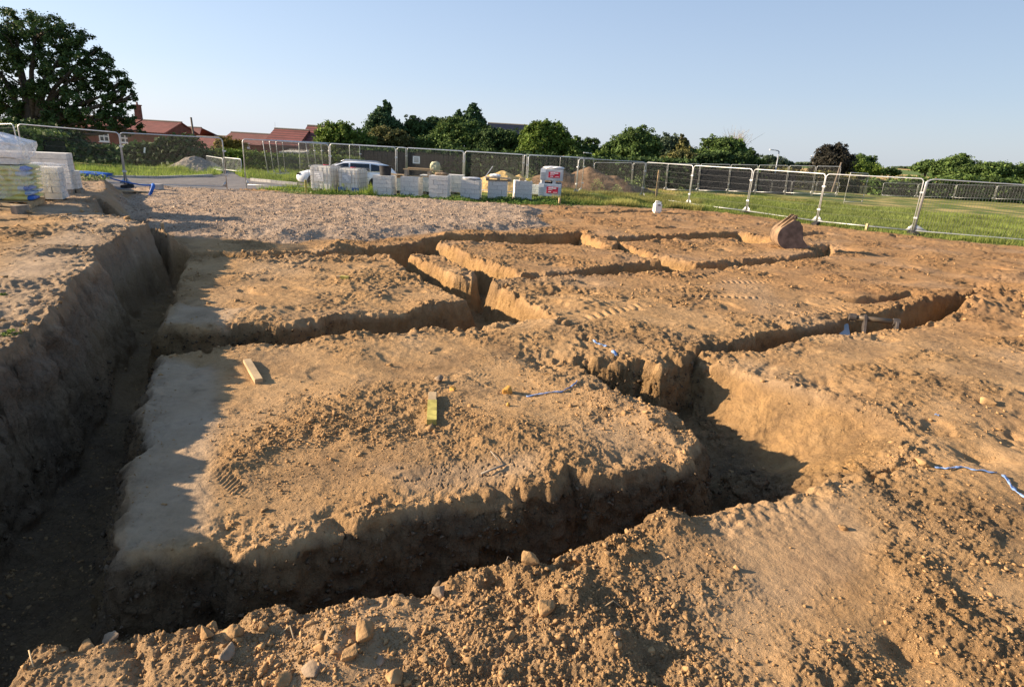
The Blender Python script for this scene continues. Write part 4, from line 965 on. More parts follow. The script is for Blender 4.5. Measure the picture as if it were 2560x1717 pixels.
# wrapped pack of blocks and the tall stack behind
c = at_bank(160, 515); zb = ground_z(*c)
W = .64; t = thing('wrapped_block_pack', 'film-topped pack of grey blocks beside the bag pallet', 'block pack', (*back_from(c, W, .6), zb - .02), YAW)
b = B(); brick_face_lines(b, W, .6, .68, 5, 2, 70); o = b.build('blocks', M['block'], t); o.location = (0, 0, .03)
b = B(); b.box((0, 0, .37), (W - .05, .55, .66)); b.build('joint_core', M['joint'], t)
film('polythene_cover', (t.location.x + .02, t.location.y, zb + .02), YAW, W + .10, .70, .72, 'clear polythene over the shorter block pack, trailing on the soil', .07, 8.4, top=.03, mt='wrapthin')
c = at_bank(186, 498); zt_ = ground_z(*c)
t = thing('tall_block_stack', 'tall stack of long grey blocks behind the film-topped pack', 'block stack', (*back_from(c, 1.05, .6), zt_ - .02), YAW)
pallet(t, 1.05, .6)
b = B(); brick_face_lines(b, 1.05, .6, .84, 6, 2, 71); o = b.build('blocks', M['block'], t); o.location = (0, 0, .12)
b = B(); b.box((0, 0, .54), (1.0, .55, .82)); b.build('joint_core', M['joint'], t)
c = at_bank(200, 496)
t = block_stack((*back_from(c, .3, .5), zt_ - .02), .3, .5, .42, 4, 1, YAW, 'narrow low block stack right of the tall grey stack', 72, group='block stacks on the left bank')
# blue sheet, blue pipe and litter by the road edge
def G2(u, v): 
    p_ = (0, 0)
    for z in (.0, .2, .35):
        p_ = G(u, v, z)
    g0 = G(u, v, .1); return (g0[0], g0[1], ground_z(*g0))
q = G2(232, 474); cloth_lump('blue_sheet', (q[0], q[1], q[2] - .01), (1.5, .5, .16), 'blue', 'crumpled blue plastic sheet in the weeds beside the tall block stack', 'plastic sheet', 41)
q0, q1 = G2(263, 482), G2(386, 486); z = .5 * (q0[2] + q1[2]) + .14
b = B(); pts = []
for k in range(15):
    s = k / 14; pts.append((q0[0] + (q1[0] - q0[0]) * s, q0[1] + (q1[1] - q0[1]) * s, q0[2] + .12 + (q1[2] + .08 - q0[2]) * s + .10 * (2 * s - 1) ** 4 - .06 + .05 * s))
b.tube(pts, .024, 8); b.tube([pts[-1], (pts[-1][0] + .08, pts[-1][1] - .12, pts[-1][2] - .04), (pts[-1][0] + .14, pts[-1][1] - .5, q1[2] - .04)], [.055, .06, .05], 8)
o = b.build('blue_pipe', M['blue'], smooth=True); tag(o, 'bent blue water pipe lying at the near edge of the road', 'pipe')
pm = G2(330, 480)
for k, (u, v, n_) in enumerate(((300, 478, 'left pale board lying behind the blue pipe'), (362, 481, 'right pale board lying behind the blue pipe'))):
    q = G2(u, v); b = B(); b.box((0, 0, .02), (.95, .14, .035)); o = b.build('loose_board', M['wood']); o.location = (q[0], q[1], q[2]); o.rotation_euler = (0, 0, R_(5 - 8 * k)); tag(o, n_, 'board', 'boards behind the blue pipe')
q = G2(196, 486); b = B(); b.box((0, 0, .2), (.05, .05, .55)); o = b.build('timber_peg', M['woodnew']); o.location = q; tag(o, 'pale timber peg in the weeds right of the tall block stack', 'peg', 'timber setting-out pegs')
q = G2(393, 478); b = B(); b.box((0, 0, .09), (.36, .3, .18)); o = b.build('concrete_foot', M['kerbc']); o.location = (q[0] + .05, q[1] - .1, q[2]); tag(o, 'pale concrete block weighing down the fence joint by the road', 'concrete block')

# ------------------------------------------------------------------ setting-out pegs on the dig
def peg(u0, v0, u1, v1, w_, h_, label, paint=None, z=0.0):
    p0, p1 = G(u0, v0, z), G(u1, v1, z); L = math.hypot(p1[0] - p0[0], p1[1] - p0[1]); az = math.atan2(p1[1] - p0[1], p1[0] - p0[0])
    cx, cy = (p0[0] + p1[0]) / 2, (p0[1] + p1[1]) / 2
    t = thing('timber_peg', label, 'peg', (cx, cy, ground_z(cx, cy) - .004), az, 'timber setting-out pegs lying on the dig')
    b = B(); b.box((0, 0, h_ / 2), (L, w_, h_), bev=.004); b.build('shaft', M['woodnew'], t)
    if paint:
        b = B(); b.box((L * .16, 0, h_ / 2 + .0015), (L * .685, w_ + .003, h_ + .003)); b.build('painted_end', M['yellow'], t)
    return t
peg(618, 906, 648, 957, .072, .05, 'plain timber peg lying near the back left of the near plot')
peg(1081, 994, 1079, 1066, .075, .05, 'timber peg with a yellow painted end in the middle of the near plot', True)
peg(842, 699, 872, 701, .07, .05, 'short yellow peg lying on the second plot', True)
def post(u, v, h_, w_, mt, label, z=0.0, lean=(0, 0)):
    q = G(u, v, z); b = B(); b.box((0, 0, h_ / 2 - .06), (w_, w_, h_ + .12)); o = b.build('marker_post', M[mt]); o.location = (q[0], q[1], ground_z(*q)); o.rotation_euler = (lean[0], lean[1], .4); tag(o, label, 'post', 'marker posts standing round the dig'); return o
post(414, 624, .20, .05, 'wood', 'small pale peg standing at the far end of the left trench')
post(766, 488, .62, .09, 'yellow', 'yellow post at the left corner of the liquid tanks')
q = P(1644, 462, 33.5); b = B(); b.box((0, 0, .75), (.11, .11, 1.7)); o = b.build('marker_post', M['wood']); o.location = (q.x, q.y, ground_z(q.x, q.y)); tag(o, 'orange-brown post standing in tall grass behind the fence', 'post', 'marker posts standing round the dig')
post(1398, 513, .30, .08, 'woodnew', 'pale peg standing right of the red-labelled packs')
post(2165, 577, .26, .08, 'woodnew', 'pale peg in front of the fence right of the excavator bucket')
# white jerrycan
q = G(1643, 533); zq = ground_z(*q); t = thing('jerrycan', 'white plastic jerrycan standing on the soil below the fence', 'jerrycan', (q[0], q[1] + .1, zq), R_(6))
b = B(); b.box((0, 0, .21), (.34, .26, .42), bev=.05); b.build('container', M['white'], t, smooth=False)
b = B(); b.tube([(-.11, 0, .41), (-.10, 0, .475), (.05, 0, .475), (.07, 0, .41)], .028, 8); b.build('handle', M['white'], t, smooth=True)
b = B(); b.tube([(.12, 0, .41), (.12, 0, .46)], .035, 10); b.build('cap', M['white'], t)
b = B(); b.box((.03, -.133, .33), (.11, .008, .05)); b.build('dark_label', M['darksteel'], t)

# ------------------------------------------------------------------ excavator bucket (open side away to the right)
def digger_bucket(loc, rz, s, label, wd=.62):
    t = thing('excavator_bucket', label, 'excavator bucket', loc, rz)
    # side profile in local x (left to right) and z
    prof = []
    for a_ in np.linspace(R_(205), R_(62), 3): pass
    cx, cz, rad = -.02, .36, .36
    out = [(cx + rad * math.cos(a_), cz + rad * math.sin(a_)) for a_ in np.linspace(R_(140), R_(280), 14)]   # rounded back and heel
    back_top = (-.02, .82)
    cutting = (.52, .10)
    shell = [back_top] + out + [(.20, .018), cutting]
    plate = shell + [(.33, .30), (.24, .66), (.12, .80)]
    th = .03
    # side plates
    for sy in (-1, 1):
        b = B(); b.prism(plate, sy * wd / 2 - th / 2, sy * wd / 2 + th / 2); b.build('side_plate', M['rustshade'], t, bevel=.006)
    # curved shell
    b = B(); n = len(shell)
    inn = []
    for i, (x, z) in enumerate(shell):
        x0, z0 = shell[max(0, i - 1)]; x1, z1 = shell[min(n - 1, i + 1)]
        tx, tz = x1 - x0, z1 - z0; l_ = math.hypot(tx, tz); inn.append((x - tz / l_ * .03, z + tx / l_ * .03))
    y0, y1 = -wd / 2 - .012, wd / 2 + .012
    vs = [(x, y0, z) for x, z in shell] + [(x, y1, z) for x, z in shell] + [(x, y0 + .04, z) for x, z in inn] + [(x, y1 - .04, z) for x, z in inn]
    fs = []
    for i in range(n - 1):
        fs += [(i, i + n, i + 1 + n, i + 1), (i + 2 * n, i + 1 + 2 * n, i + 1 + 3 * n, i + 3 * n), (i, i + 1, i + 1 + 2 * n, i + 2 * n), (i + n, i + 3 * n, i + 1 + 3 * n, i + 1 + n)]
    fs += [(0, 2 * n, 3 * n, n), (n - 1, 2 * n - 1, 4 * n - 1, 3 * n - 1)]
    b.add(vs, fs); b.build('shell', M['rust'], t, smooth=False)
    b = B(); b.box((.50, 0, .095), (.14, wd + .06, .03), M=Matrix.Rotation(R_(-14), 4, 'Y')); b.build('cutting_edge', M['darksteel'], t)
    # hitch ears on the back, sloping up to the right
    for y in (-.20, .06):
        b = B(); b.prism([(-.30, .62), (-.34, .50), (-.30, .44), (.0, .76), (.10, .86), (.08, .95), (.0, .95)], y - .018, y + .018); b.build('hitch_ear', M['rust'], t, bevel=.004)
    for c_ in ((-.27, .565), (.035, .885)):
        b = B(); b.tube([(c_[0], -.24, c_[1]), (c_[0], .10, c_[1])], .028, 10); b.build('hitch_pin', M['darksteel'], t, smooth=True)
    t.scale = (s, s, s); return t
M['rustshade'] = mat('shaded_rusty_plate', (.115, .085, .075), .8, .15, .3, 6, .002, 40)  # rust darkened for the side plates, shade painted into their colour
q = G(1972, 625); digger_bucket((q[0], q[1] + .25, ground_z(*q) - .03), R_(-4), .97, 'rusty excavator bucket standing on its heel near the right fence')
# coupling frame lying in the right-hand trench
q = G(2235, 826); t = thing('bucket_hitch', 'steel excavator hitch with a bright pin poking out of the right-hand trench', 'excavator hitch', (q[0] - .05, q[1] + .32, -.40), R_(-18))
for y, x in ((0, -.26), (0, .16)):
    b = B(); b.prism([(-.22, .0), (.02, .45), (.10, .50), (.15, .45), (.10, .36), (-.02, .0)], x - .02, x + .02, Matrix.Rotation(R_(90), 4, 'Z')); b.build('ear_plate', M['darksteel'], t, bevel=.005)
b = B(); b.tube([(-.34, .09, .44), (.27, .09, .44)], .038, 14); b.build('pin', M['pin'], t, smooth=True)
for x in (-.33, .255):
    b = B(); b.tube([(x - .045, .09, .44), (x + .045, .09, .44)], .055, 14); b.build('pin_collar', M['darksteel'], t)
b = B(); b.box((-.05, -.12, .02), (.8, .5, .10), bev=.02); b.build('base_plate', M['darksteel'], t)
b = B(); b.box((-.52, .0, .24), (.34, .34, .03), M=Matrix.Rotation(R_(20), 4, 'X')); b.build('grey_guard', M['steelgrey'], t)

# ------------------------------------------------------------------ blue marking tape and other litter
def strip(name, pts, wd, label, z0=.0, mt='tape', lift=.012):
    P3 = []
    for u, v in pts:
        g_ = G(u, v, z0); P3.append(Vector((g_[0], g_[1], 0)))
    dense = []
    for a_, b_ in zip(P3[:-1], P3[1:]):
        for k in range(8): dense.append(a_.lerp(b_, k / 8))
    dense.append(P3[-1]); V = []; Fc = []
    for i, p in enumerate(dense):
        tt = (dense[min(i + 1, len(dense) - 1)] - dense[max(i - 1, 0)]).normalized(); nrm = Vector((-tt.y, tt.x, 0))
        wv = wd * (.8 + .3 * math.sin(i * .55))
        for s in (-.5, 0, .5):
            c_ = p + nrm * wv * s; z = ground_z(c_.x, c_.y)
            V.append((c_.x, c_.y, max(z, ground_z(p.x, p.y)) + lift * .7 + .006 * math.sin(i * .9 + s * 5)))
    for i in range(len(dense) - 1):
        for s in range(2): Fc.append((i * 3 + s, i * 3 + s + 1, (i + 1) * 3 + s + 1, (i + 1) * 3 + s))
    o = mesh_from(name, V, Fc, M[mt]); md = o.modifiers.new('t', 'SOLIDIFY'); md.thickness = .003; return tag(o, label, 'tape', 'scraps of blue marking tape')
strip('marking_tape', [(1316, 990), (1360, 986), (1405, 983), (1428, 970), (1443, 958)], .018, 'blue tape trailing over clods near the right edge of the near plot')
strip('marking_tape', [(1484, 852), (1500, 862), (1517, 868)], .035, 'faded scrap of blue tape short of the trench corner')
strip('marking_tape', [(1532, 880), (1541, 890)], .05, 'bright blue scrap at the lip of the trench corner')
strip('marking_tape', [(2336, 1169), (2364, 1173), (2400, 1170), (2440, 1180), (2490, 1186)], .016, 'pale blue tape half buried on the right foreground soil')
strip('marking_tape', [(2506, 1192), (2522, 1210), (2536, 1228), (2562, 1248)], .028, 'bright blue tape hanging into the hollow at the right edge', lift=.02)
for k, (u, v, n_) in enumerate(((2338, 1034, 'tiny pale blue scrap on the right-hand soil'),)):
    strip('marking_tape', [(u, v), (u + 10, v + 4)], .03, n_)
def stick(pts, r, label, mt='woodgrey'):
    V = []
    for u, v, dz in pts:
        g_ = G(u, v); V.append((g_[0], g_[1], ground_z(*g_) + dz))
    b = B(); b.tube(V, r, 5); o = b.build('twig', M[mt], smooth=True); tag(o, label, 'twig', 'twigs and straws on the soil')
stick([(1203, 1190, .012), (1240, 1180, .02), (1262, 1170, .012)], .008, 'dark twig lying on the cracked smooth strip')
stick([(1226, 1140, .008), (1252, 1166, .01)], .004, 'thin twig above the dark twig on the cracked strip')
stick([(78, 1646, .05), (82, 1662, .02), (87, 1677, .005)], .003, 'pale straw standing at the bottom left trench lip', 'woodnew')
stick([(1255, 1436, -.02), (1268, 1420, .03), (1278, 1408, .05)], .002, 'thin root curling over the near trench lip')
stick([(1508, 1535, .0), (1530, 1524, .03), (1556, 1530, .0)], .004, 'arched root on the foreground clods', 'wood')
stick([(700, 1585, .0), (725, 1570, .02), (735, 1600, .01)], .004, 'pale root among the foreground clods', 'woodnew')

# ------------------------------------------------------------------ heaps
def heap(name, loc, rx, ry, h, mt, label, cat, seed, pts=None, rough=1.0):
    n = 110; g_ = np.linspace(-1.25, 1.25, n); gx, gy = np.meshgrid(g_, g_)
    z = np.zeros_like(gx)
    for (px, py, ph, pr) in (pts or [(0, 0, 1, 1)]):
        d = np.hypot(gx - px, gy - py) / pr; d = d + .12 * pn(gx * 2 + seed, gy * 2, 90)
        z = np.maximum(z, ph * np.clip(1 - d, 0, 1) ** .92 )
    z = z * h + rough * (.05 * pn(gx * 6 + seed, gy * 6, 91) + .03 * pn(gx * 16, gy * 16 + seed, 92)) * (z > 0) * min(1, h) - .12
    V = np.stack([gx * rx, gy * ry, z], -1).reshape(-1, 3); i = np.arange(n * n).reshape(n, n)
    o = mesh_from(name, V, np.stack([i[:-1, :-1], i[:-1, 1:], i[1:, 1:], i[1:, :-1]], -1).reshape(-1, 4), M[mt]); o.location = loc
    return tag(o, label, cat)
q = P(1262, 480, 31.8); heap('sand_heap', (q.x - .2, 33.2, 0), 2.6, 1.6, 1.35, 'sand', 'yellow building sand heap behind the block stacks', 'sand heap', 1, [(.0, 0, 1, .95), (-.45, .1, .6, .7), (.35, .1, .8, .7)])
q = P(1462, 470, 36); heap('spoil_heap', (q.x + .6, 37.6, -.1), 5.2, 3.4, 1.75, 'spoil', 'large brown spoil heap behind the fence right of the insulation packs', 'spoil heap', 2, [(-.42, 0, .98, .62), (-.05, .05, 1.0, .7), (.25, 0, .72, .62), (.5, .1, .45, .55)])
q = P(455, 437, 34); heap('chipping_heap', (q.x, 35.6, -.0), 2.1, 1.6, 1.0, 'chips', 'grey chipping heap on the grass across the road', 'gravel heap', 3, [(0, 0, 1, 1.0), (.25, 0, .7, .8)])

# ------------------------------------------------------------------ houses beyond the field
def house(label, u0, u1, v_r0, v_r1, dv_eave, Y, depth, roof, wall, base, hip=0.0, windows=(), chimneys=(), door=False):
    """long side towards the plot; bearings fix the ridge ends, sizes come out in metres"""
    a = P(u0, v_r0, Y + depth / 2); b_ = P(u1, v_r1, Y + depth / 2)
    zr = (a.z + b_.z) / 2; L = b_.x - a.x
    e0 = P((u0 + u1) / 2, (v_r0 + v_r1) / 2 + dv_eave, Y); ze = e0.z
    t = thing('house', label, 'house', ((a.x + b_.x) / 2, Y + depth / 2, base))
    zr -= base; ze -= base
    b = B(); b.box((0, 0, ze / 2), (L, depth, ze))
    for s in (-1, 1):
        x = s * L / 2
        if not hip: b.add([(x, -depth / 2, ze), (x, depth / 2, ze), (x, 0, zr - .05), (x - s * .25, -depth / 2, ze), (x - s * .25, depth / 2, ze), (x - s * .25, 0, zr - .05)], [(0, 1, 2), (3, 5, 4), (0, 2, 5, 3), (1, 4, 5, 2)])
    b.build('wall', M[wall], t)
    ov = .3; b = B(); hx = L / 2 + .12; sl = (zr - ze) / (depth / 2)
    rl = hx - hip
    ze2 = ze - ov * sl
    pts = [(-hx, -depth / 2 - ov, ze2), (hx, -depth / 2 - ov, ze2), (rl, 0, zr), (-hx, 0, zr) if True else None, (-hx, depth / 2 + ov, ze2), (hx, depth / 2 + ov, ze2)]
    up = [(x, y, z + .14) for x, y, z in pts]
    b.add(pts + up, [(0, 1, 2, 3), (3, 2, 5, 4), (6, 9, 8, 7), (9, 10, 11, 8), (0, 6, 7, 1), (4, 5, 11, 10), (1, 7, 8, 2), (2, 8, 11, 5), (0, 3, 9, 6), (3, 4, 10, 9)])
    rf = b.build('roof', M[roof], t)
    b = B(); b.tube([(-hx, 0, zr + .13), (rl, 0, zr + .13)], .14, 6); b.build('ridge', M['woodgrey'], rf)
    for (u, w_, h_) in chimneys:
        c = P(u, 300, Y + depth / 2); x = c.x - t.location.x
        b = B(); b.box((x, 0, zr + h_ / 2 - .4), (w_, .6, h_ + .8)); b.box((x, 0, zr + h_ + .05), (w_ + .14, .74, .14)); ch = b.build('chimney', M['brick'], rf)
        b = B(); b.tube([(x, 0, zr + h_ + .1), (x, 0, zr + h_ + .5)], [.14, .11], 8); b.build('chimney_pot', M['brick'], ch)
    for (u, v, w_, h_) in windows:
        c = P(u, v, Y - .03); x = c.x - t.location.x; z = c.z - base; y = -depth / 2
        b = B()
        for dx in (-w_ / 2, 0, w_ / 2): b.box((x + dx, y - .03, z), (.14, .08, h_))
        for dz in (-h_ / 2, 0, h_ / 2): b.box((x, y - .035, z + dz), (w_ + .12, .08, .14))
        f = b.build('window', M['whitepaint'], t)
        b = B(); b.box((x, y - .005, z), (w_, .03, h_)); b.build('pane', M['pane'], f)
        b = B(); b.box((x, y - .08, z - h_ / 2 - .12), (w_ + .3, .2, .09)); b.build('sill', M['whitepaint'], f)
    return t
hb = -5.0
house('brick house with white windows and tall chimney behind the big tree', 196, 355, 292, 300, 25, 84, 8, 'pantile', 'brick', hb, 0, [(260, 341, 1.25, 1.3), (313, 346, 1.25, 1.1)], [(348, .75, 1.9)])
house('house with bright ribbed red pantile roof right of the tall chimney', 361, 453, 305, 308, 27, 78, 8, 'pantile', 'brick', hb, 0, [(457 - 10, 349, .7, .9)])
house('plain brown-red roof behind the leaning pole', 459, 528, 321, 322.5, 24, 92, 8, 'plaintile', 'brick', hb, 1.6)
house('low red pantile building below the leaning pole', 495, 555, 345, 348, 26, 70, 6, 'pantile', 'brick', hb, 0)
house('small low roof ridge between the two plain red houses', 538, 580, 343, 344, 20, 95, 6, 'plaintile', 'brick', hb, 0)
house('long plain red roof with a dark red wall, left of the banded roofs', 580, 689, 336, 338, 26, 82, 8, 'plaintile', 'brick', hb, 0, [(615, 364, .9, .5), (672, 366, .9, .5)])
house('lower banded tile roof behind the loose fence panels', 689, 771, 326, 328, 38, 74, 8, 'bandtile', 'brick', hb, 0)
house('taller banded tile roof half hidden by the bright bush', 771, 850, 318, 321, 44, 76, 8, 'bandtile', 'brick', hb, 0)
house('pale rendered bungalow just visible over the hedge', 726, 772, 379, 381, 5, 62, 5, 'render', 'render', -2.6, 0, [(742, 387, .8, .4)])
house('dark slate roof rising behind the tree belt', 1222, 1316, 311, 317, 26, 78, 9, 'slate', 'brick', -2.0, 0)

# poles and lamp columns
def pole(name, u, v_top, Y, base, r0, r1, mt, label, cat, head=None, lean=0.0, group=None):
    a = P(u, v_top, Y); t = thing(name, label, cat, (a.x, Y, base), 0, group, ry=lean); h_ = a.z - base
    b = B(); b.tube([(0, 0, 0), (0, 0, h_)], [r0, r1], 8); b.build('shaft', M[mt], t, smooth=True)
    if head == 'lamp':
        b = B(); b.tube([(0, 0, h_ - .05), (-.12, 0, h_ + .06), (-.45, 0, h_ + .09)], [.05, .045, .04], 6); b.build('bracket', M[mt], t)
        b = B(); b.box((-.62, 0, h_ + .10), (.55, .2, .1), bev=.03); b.build('lamp_head', M['whitepaint'], t)
    if head == 'cross':
        b = B(); b.box((0, 0, h_ - .3), (1.3, .1, .1)); c = b.build('crossarm', M[mt], t)
        for x in (-.55, 0, .55): b = B(); b.tube([(x, 0, h_ - .26), (x, 0, h_ - .08)], .05, 6); b.build('insulator', M['whitepaint'], c)
    return t
pole('wooden_pole', 484, 294, 66, -4.5, .13, .10, 'polewood', 'slim leaning wooden pole above the plain red roofs', 'pole', None, R_(-2))
pole('aerial_mast', 687, 306, 86, -4, .03, .02, 'steelgrey', 'thin aerial mast above the long plain red roof', 'mast')
LG = 'street lamps beyond the fences'
pole('street_lamp', 1481, 386, 60, -1.5, .07, .045, 'steelgrey', 'slim street lamp left of the rounded green tree', 'street lamp', 'lamp', 0, LG)
pole('street_lamp', 1843, 395, 58, -1.5, .07, .05, 'steelgrey', 'pale street lamp in front of the dark hedge below bare branches', 'street lamp', 'lamp', 0, LG)
pole('street_lamp', 1948, 379, 55, -1.5, .08, .05, 'steelgrey', 'tall pale street lamp between the hedge end and the dark maple', 'street lamp', 'cross' if False else 'lamp', 0, LG)
pole('telegraph_pole', 2037, 388, 105, -3, .14, .10, 'polewood', 'dark telegraph pole at the left side of the dark maple', 'telegraph pole', 'cross')
pole('telegraph_pole', 2091, 405, 62, -2, .10, .08, 'polewood', 'leaning brown pole in front of the dark maple', 'telegraph pole', None, R_(6))

# ------------------------------------------------------------------ trees and hedges
def leaf_faces(C, Nrm, S, rng, ratio=.62):
    """one bent leaf (two triangles) for every centre"""
    n = len(C)
    R3 = rng.normal(size=(n, 3)) * .8 + Nrm; R3 /= np.linalg.norm(R3, axis=1)[:, None] + 1e-9
    T = np.cross(R3, rng.normal(size=(n, 3))); T /= np.linalg.norm(T, axis=1)[:, None] + 1e-9
    Bt = np.cross(R3, T); s = S[:, None]
    V = np.stack([C - T * s, C + Bt * s * ratio + R3 * s * .15, C + T * s, C - Bt * s * ratio + R3 * s * .15], 1).reshape(-1, 3)
    return V, np.arange(n * 4, dtype=np.int32).reshape(n, 4)
def crown_points(lobes, n, rng, clump=.16, shell=.55, per=26, flat=.8):
    """lobes: (cx,cy,cz, rx,ry,rz). leaves sit in small clumps spread through each lobe, denser outside"""
    vol = np.array([(l[3] * l[5]) ** 1.0 for l in lobes]); vol /= vol.sum(); Cs = []; Ns = []
    for l, w_ in zip(lobes, vol):
        m = max(4, int(n * w_ / per)); d = rng.normal(size=(m, 3)); d /= np.linalg.norm(d, axis=1)[:, None]
        rad = (shell + (1 - shell) * rng.random(m) ** .6) * (1 + .12 * rng.normal(size=m))
        cc = d * rad[:, None] * np.array(l[3:6]); 
        k = rng.integers(0, m, int(n * w_)); sz = clump * (l[3] + l[5]) / 2
        pt = cc[k] + rng.normal(size=(len(k), 3)) * sz * np.array([.6, .6, .6 * flat]) + np.array(l[:3])
        Cs.append(pt); Ns.append(d[k] * .8 + np.array([0, 0, .4]))
    return np.concatenate(Cs), np.concatenate(Ns)
def tree(label, Y, lobes, n, leaf, mt, base, trunk=None, name='tree', cat='tree', group=None, seed=0, clump=.19, shell=.5, per=22, dz=.8, limbs=6, tr=.18):
    """lobes given as (u, v, half width, half height) bearings at distance Y"""
    n = int(n * 1.6); leaf = leaf * .76; per = int(per * 1.25)
    rng = np.random.default_rng(100 + seed); L3 = []
    for (u, v, ru, rv) in lobes:
        c = P(u, v, Y); k = Y / FPX * 1.04; rx, rz = ru * k, rv * k
        L3.append((c.x, Y + rng.uniform(-.25, .25) * rx, c.z, rx, max(rx, rz) * dz, rz))
    t = thing(name, label, cat, (0, 0, 0), 0, group)
    xm = np.average([l[0] for l in L3], weights=[l[3] for l in L3]) if trunk is None else P(trunk, 400, Y).x
    t.location = (xm, Y, base); off = np.array([xm, Y, base])
    Cp, Nn = crown_points(L3, n, rng, clump, shell, per)
    S = leaf * (.6 + .8 * rng.random(len(Cp)))
    V, F_ = leaf_faces(Cp - off, Nn, S, rng)
    o = mesh_from('crown', V, F_, M[mt], t, smooth=False)
    # trunk and limbs
    ztop = max(l[2] for l in L3) - base; b = B()
    zc = min(l[2] - l[5] for l in L3) - base
    b.tube([(0, 0, -.2), (.05, 0, max(.5, zc)), (0, .05, max(1.0, ztop * .75))], [tr * 1.2, tr, tr * .4], 8)
    for i, l in enumerate(L3[:limbs]):
        p_ = np.array(l[:3]) - off; st = max(.4, min(zc + .3, p_[2] * .6))
        b.tube([(0, 0, st), (p_[0] * .45, p_[1] * .45, st + (p_[2] - st) * .6), (p_[0], p_[1], p_[2])], [tr * .55, tr * .34, tr * .12], 6)
        for q in range(4):
            d = rng.normal(size=3); d /= np.linalg.norm(d); e = p_ + d * np.array(l[3:6]) * .85
            b.tube([tuple(p_ * .9 + np.array([0, 0, st]) * .1), tuple((p_ + e) / 2 + rng.normal(size=3) * .1), tuple(e)], [tr * .2, tr * .12, tr * .05], 4)
    b.build('trunk', M['bark'], t, smooth=True)
    return t

# the big spreading tree at the left
big = [(20, 62, 70, 30), (95, 70, 70, 32), (165, 105, 60, 36), (215, 140, 50, 40), (40, 120, 70, 34), (120, 150, 60, 36), (255, 185, 42, 40), (190, 190, 60, 34), (290, 225, 38, 34), (60, 200, 75, 40), (140, 235, 70, 36), (225, 250, 60, 32),
       (312, 250, 26, 22), (300, 290, 34, 22), (20, 270, 70, 34), (100, 290, 70, 30), (180, 300, 60, 26), (250, 296, 60, 28), (300, 312, 50, 18), (-60, 100, 80, 60), (-60, 220, 80, 70), (330, 243, 12, 8), (335, 325, 30, 14), (150, 325, 80, 18), (60, 325, 80, 18)]
tree('huge dark spreading tree filling the top left corner', 58, big, 40000, .15, 'lf_dark', -3.2, trunk=95, seed=1, clump=.15, shell=.62, per=60, limbs=25, tr=.55, dz=.9)
# dark hedge and shrubs along the far side of the left grass
def hedge(label, pts, Y, hw, n, leaf, mt, base, seed, name='hedge', bumps=.12, cat='hedge', group=None):
    """pts: (u, v_top) along the hedge; solid leafy bank down to the ground"""
    rng = np.random.default_rng(seed); us = np.array([p_[0] for p_ in pts], float); vt = np.array([p_[1] for p_ in pts], float)
    u = rng.uniform(us[0], us[-1], n); v = np.interp(u, us, vt)
    Ys = Y if callable(Y) else (lambda q: Y)
    C = np.zeros((n, 3)); Nn = np.zeros((n, 3)); side = rng.random(n)
    for i in range(n):
        yy = Ys(u[i]); tp = P(u[i], v[i], yy); top = tp.z * 1.0
        top = base + (top - base) * (1 + bumps * float(pn(np.array(u[i] * .045 + seed), np.array(seed * 1.3), 95)) + bumps * .5 * float(pn(np.array(u[i] * .17 + seed), np.array(seed * 2.3), 96)))
        if side[i] < .35: f = 1.0 + rng.normal() * .02; dy = rng.uniform(-hw, hw); nn = (0, 0, 1)
        else:
            f = rng.random() ** .8; s = -1 if side[i] < .9 else 1; dy = s * hw * (1 + .15 * rng.normal()) * (1 - .35 * f ** 3); nn = (0, s, .35)
        C[i] = (tp.x, yy + dy, base + (top - base) * f); Nn[i] = nn
    C += rng.normal(size=C.shape) * .09
    V, F_ = leaf_faces(C, Nn, leaf * (.6 + .8 * rng.random(n)), rng)
    t = thing(name, label, cat, (0, 0, 0), 0, group)
    o = mesh_from('foliage', V, F_, M[mt], t, smooth=False)
    # woody core, so the hedge is dense
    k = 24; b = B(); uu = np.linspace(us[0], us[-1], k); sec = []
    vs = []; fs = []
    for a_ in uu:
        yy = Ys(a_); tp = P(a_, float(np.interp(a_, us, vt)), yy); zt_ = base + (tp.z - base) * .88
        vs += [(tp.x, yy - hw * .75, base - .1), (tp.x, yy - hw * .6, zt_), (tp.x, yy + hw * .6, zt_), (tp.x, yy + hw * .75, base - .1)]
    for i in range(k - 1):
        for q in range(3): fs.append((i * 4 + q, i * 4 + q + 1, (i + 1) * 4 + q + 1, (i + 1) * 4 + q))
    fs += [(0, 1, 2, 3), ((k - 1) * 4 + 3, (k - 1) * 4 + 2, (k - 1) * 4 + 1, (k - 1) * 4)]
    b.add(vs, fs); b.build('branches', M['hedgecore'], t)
    return t
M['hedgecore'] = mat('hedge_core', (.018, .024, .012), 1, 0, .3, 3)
hedge('tall dark hedge in front of the brick house, behind the left grass', [(-60, 300), (60, 318), (150, 330), (200, 358), (230, 372), (300, 374), (350, 372), (400, 366), (440, 352), (480, 354), (512, 385)], 40, 1.3, 15000, .15, 'lf_dark', -.6, 301, bumps=.15)
hedge('bushy undergrowth left of the dark hedge, behind the bag pallet', [(-80, 318), (0, 322), (70, 330), (135, 345)], 33, 1.2, 4500, .14, 'lf_mid', -.1, 302)
hedge('bright green clipped hedge behind the gateway gap', [(512, 382), (560, 378), (640, 386), (700, 392), (770, 392)], 46, .8, 9000, .10, 'lf_bright', -1.0, 303, bumps=.03)
hedge('lower bright hedge continuing behind the loose panels', [(760, 394), (840, 396), (905, 400)], 44, .7, 3500, .11, 'lf_bright', -.6, 304, bumps=.05)
tree('rounded golden-green bush above the clipped hedge', 50, [(570, 364, 26, 16), (590, 368, 24, 14), (556, 372, 16, 10)], 3500, .12, 'lf_gold', -1.2, name='bush', cat='bush', seed=2, tr=.08, dz=.9)
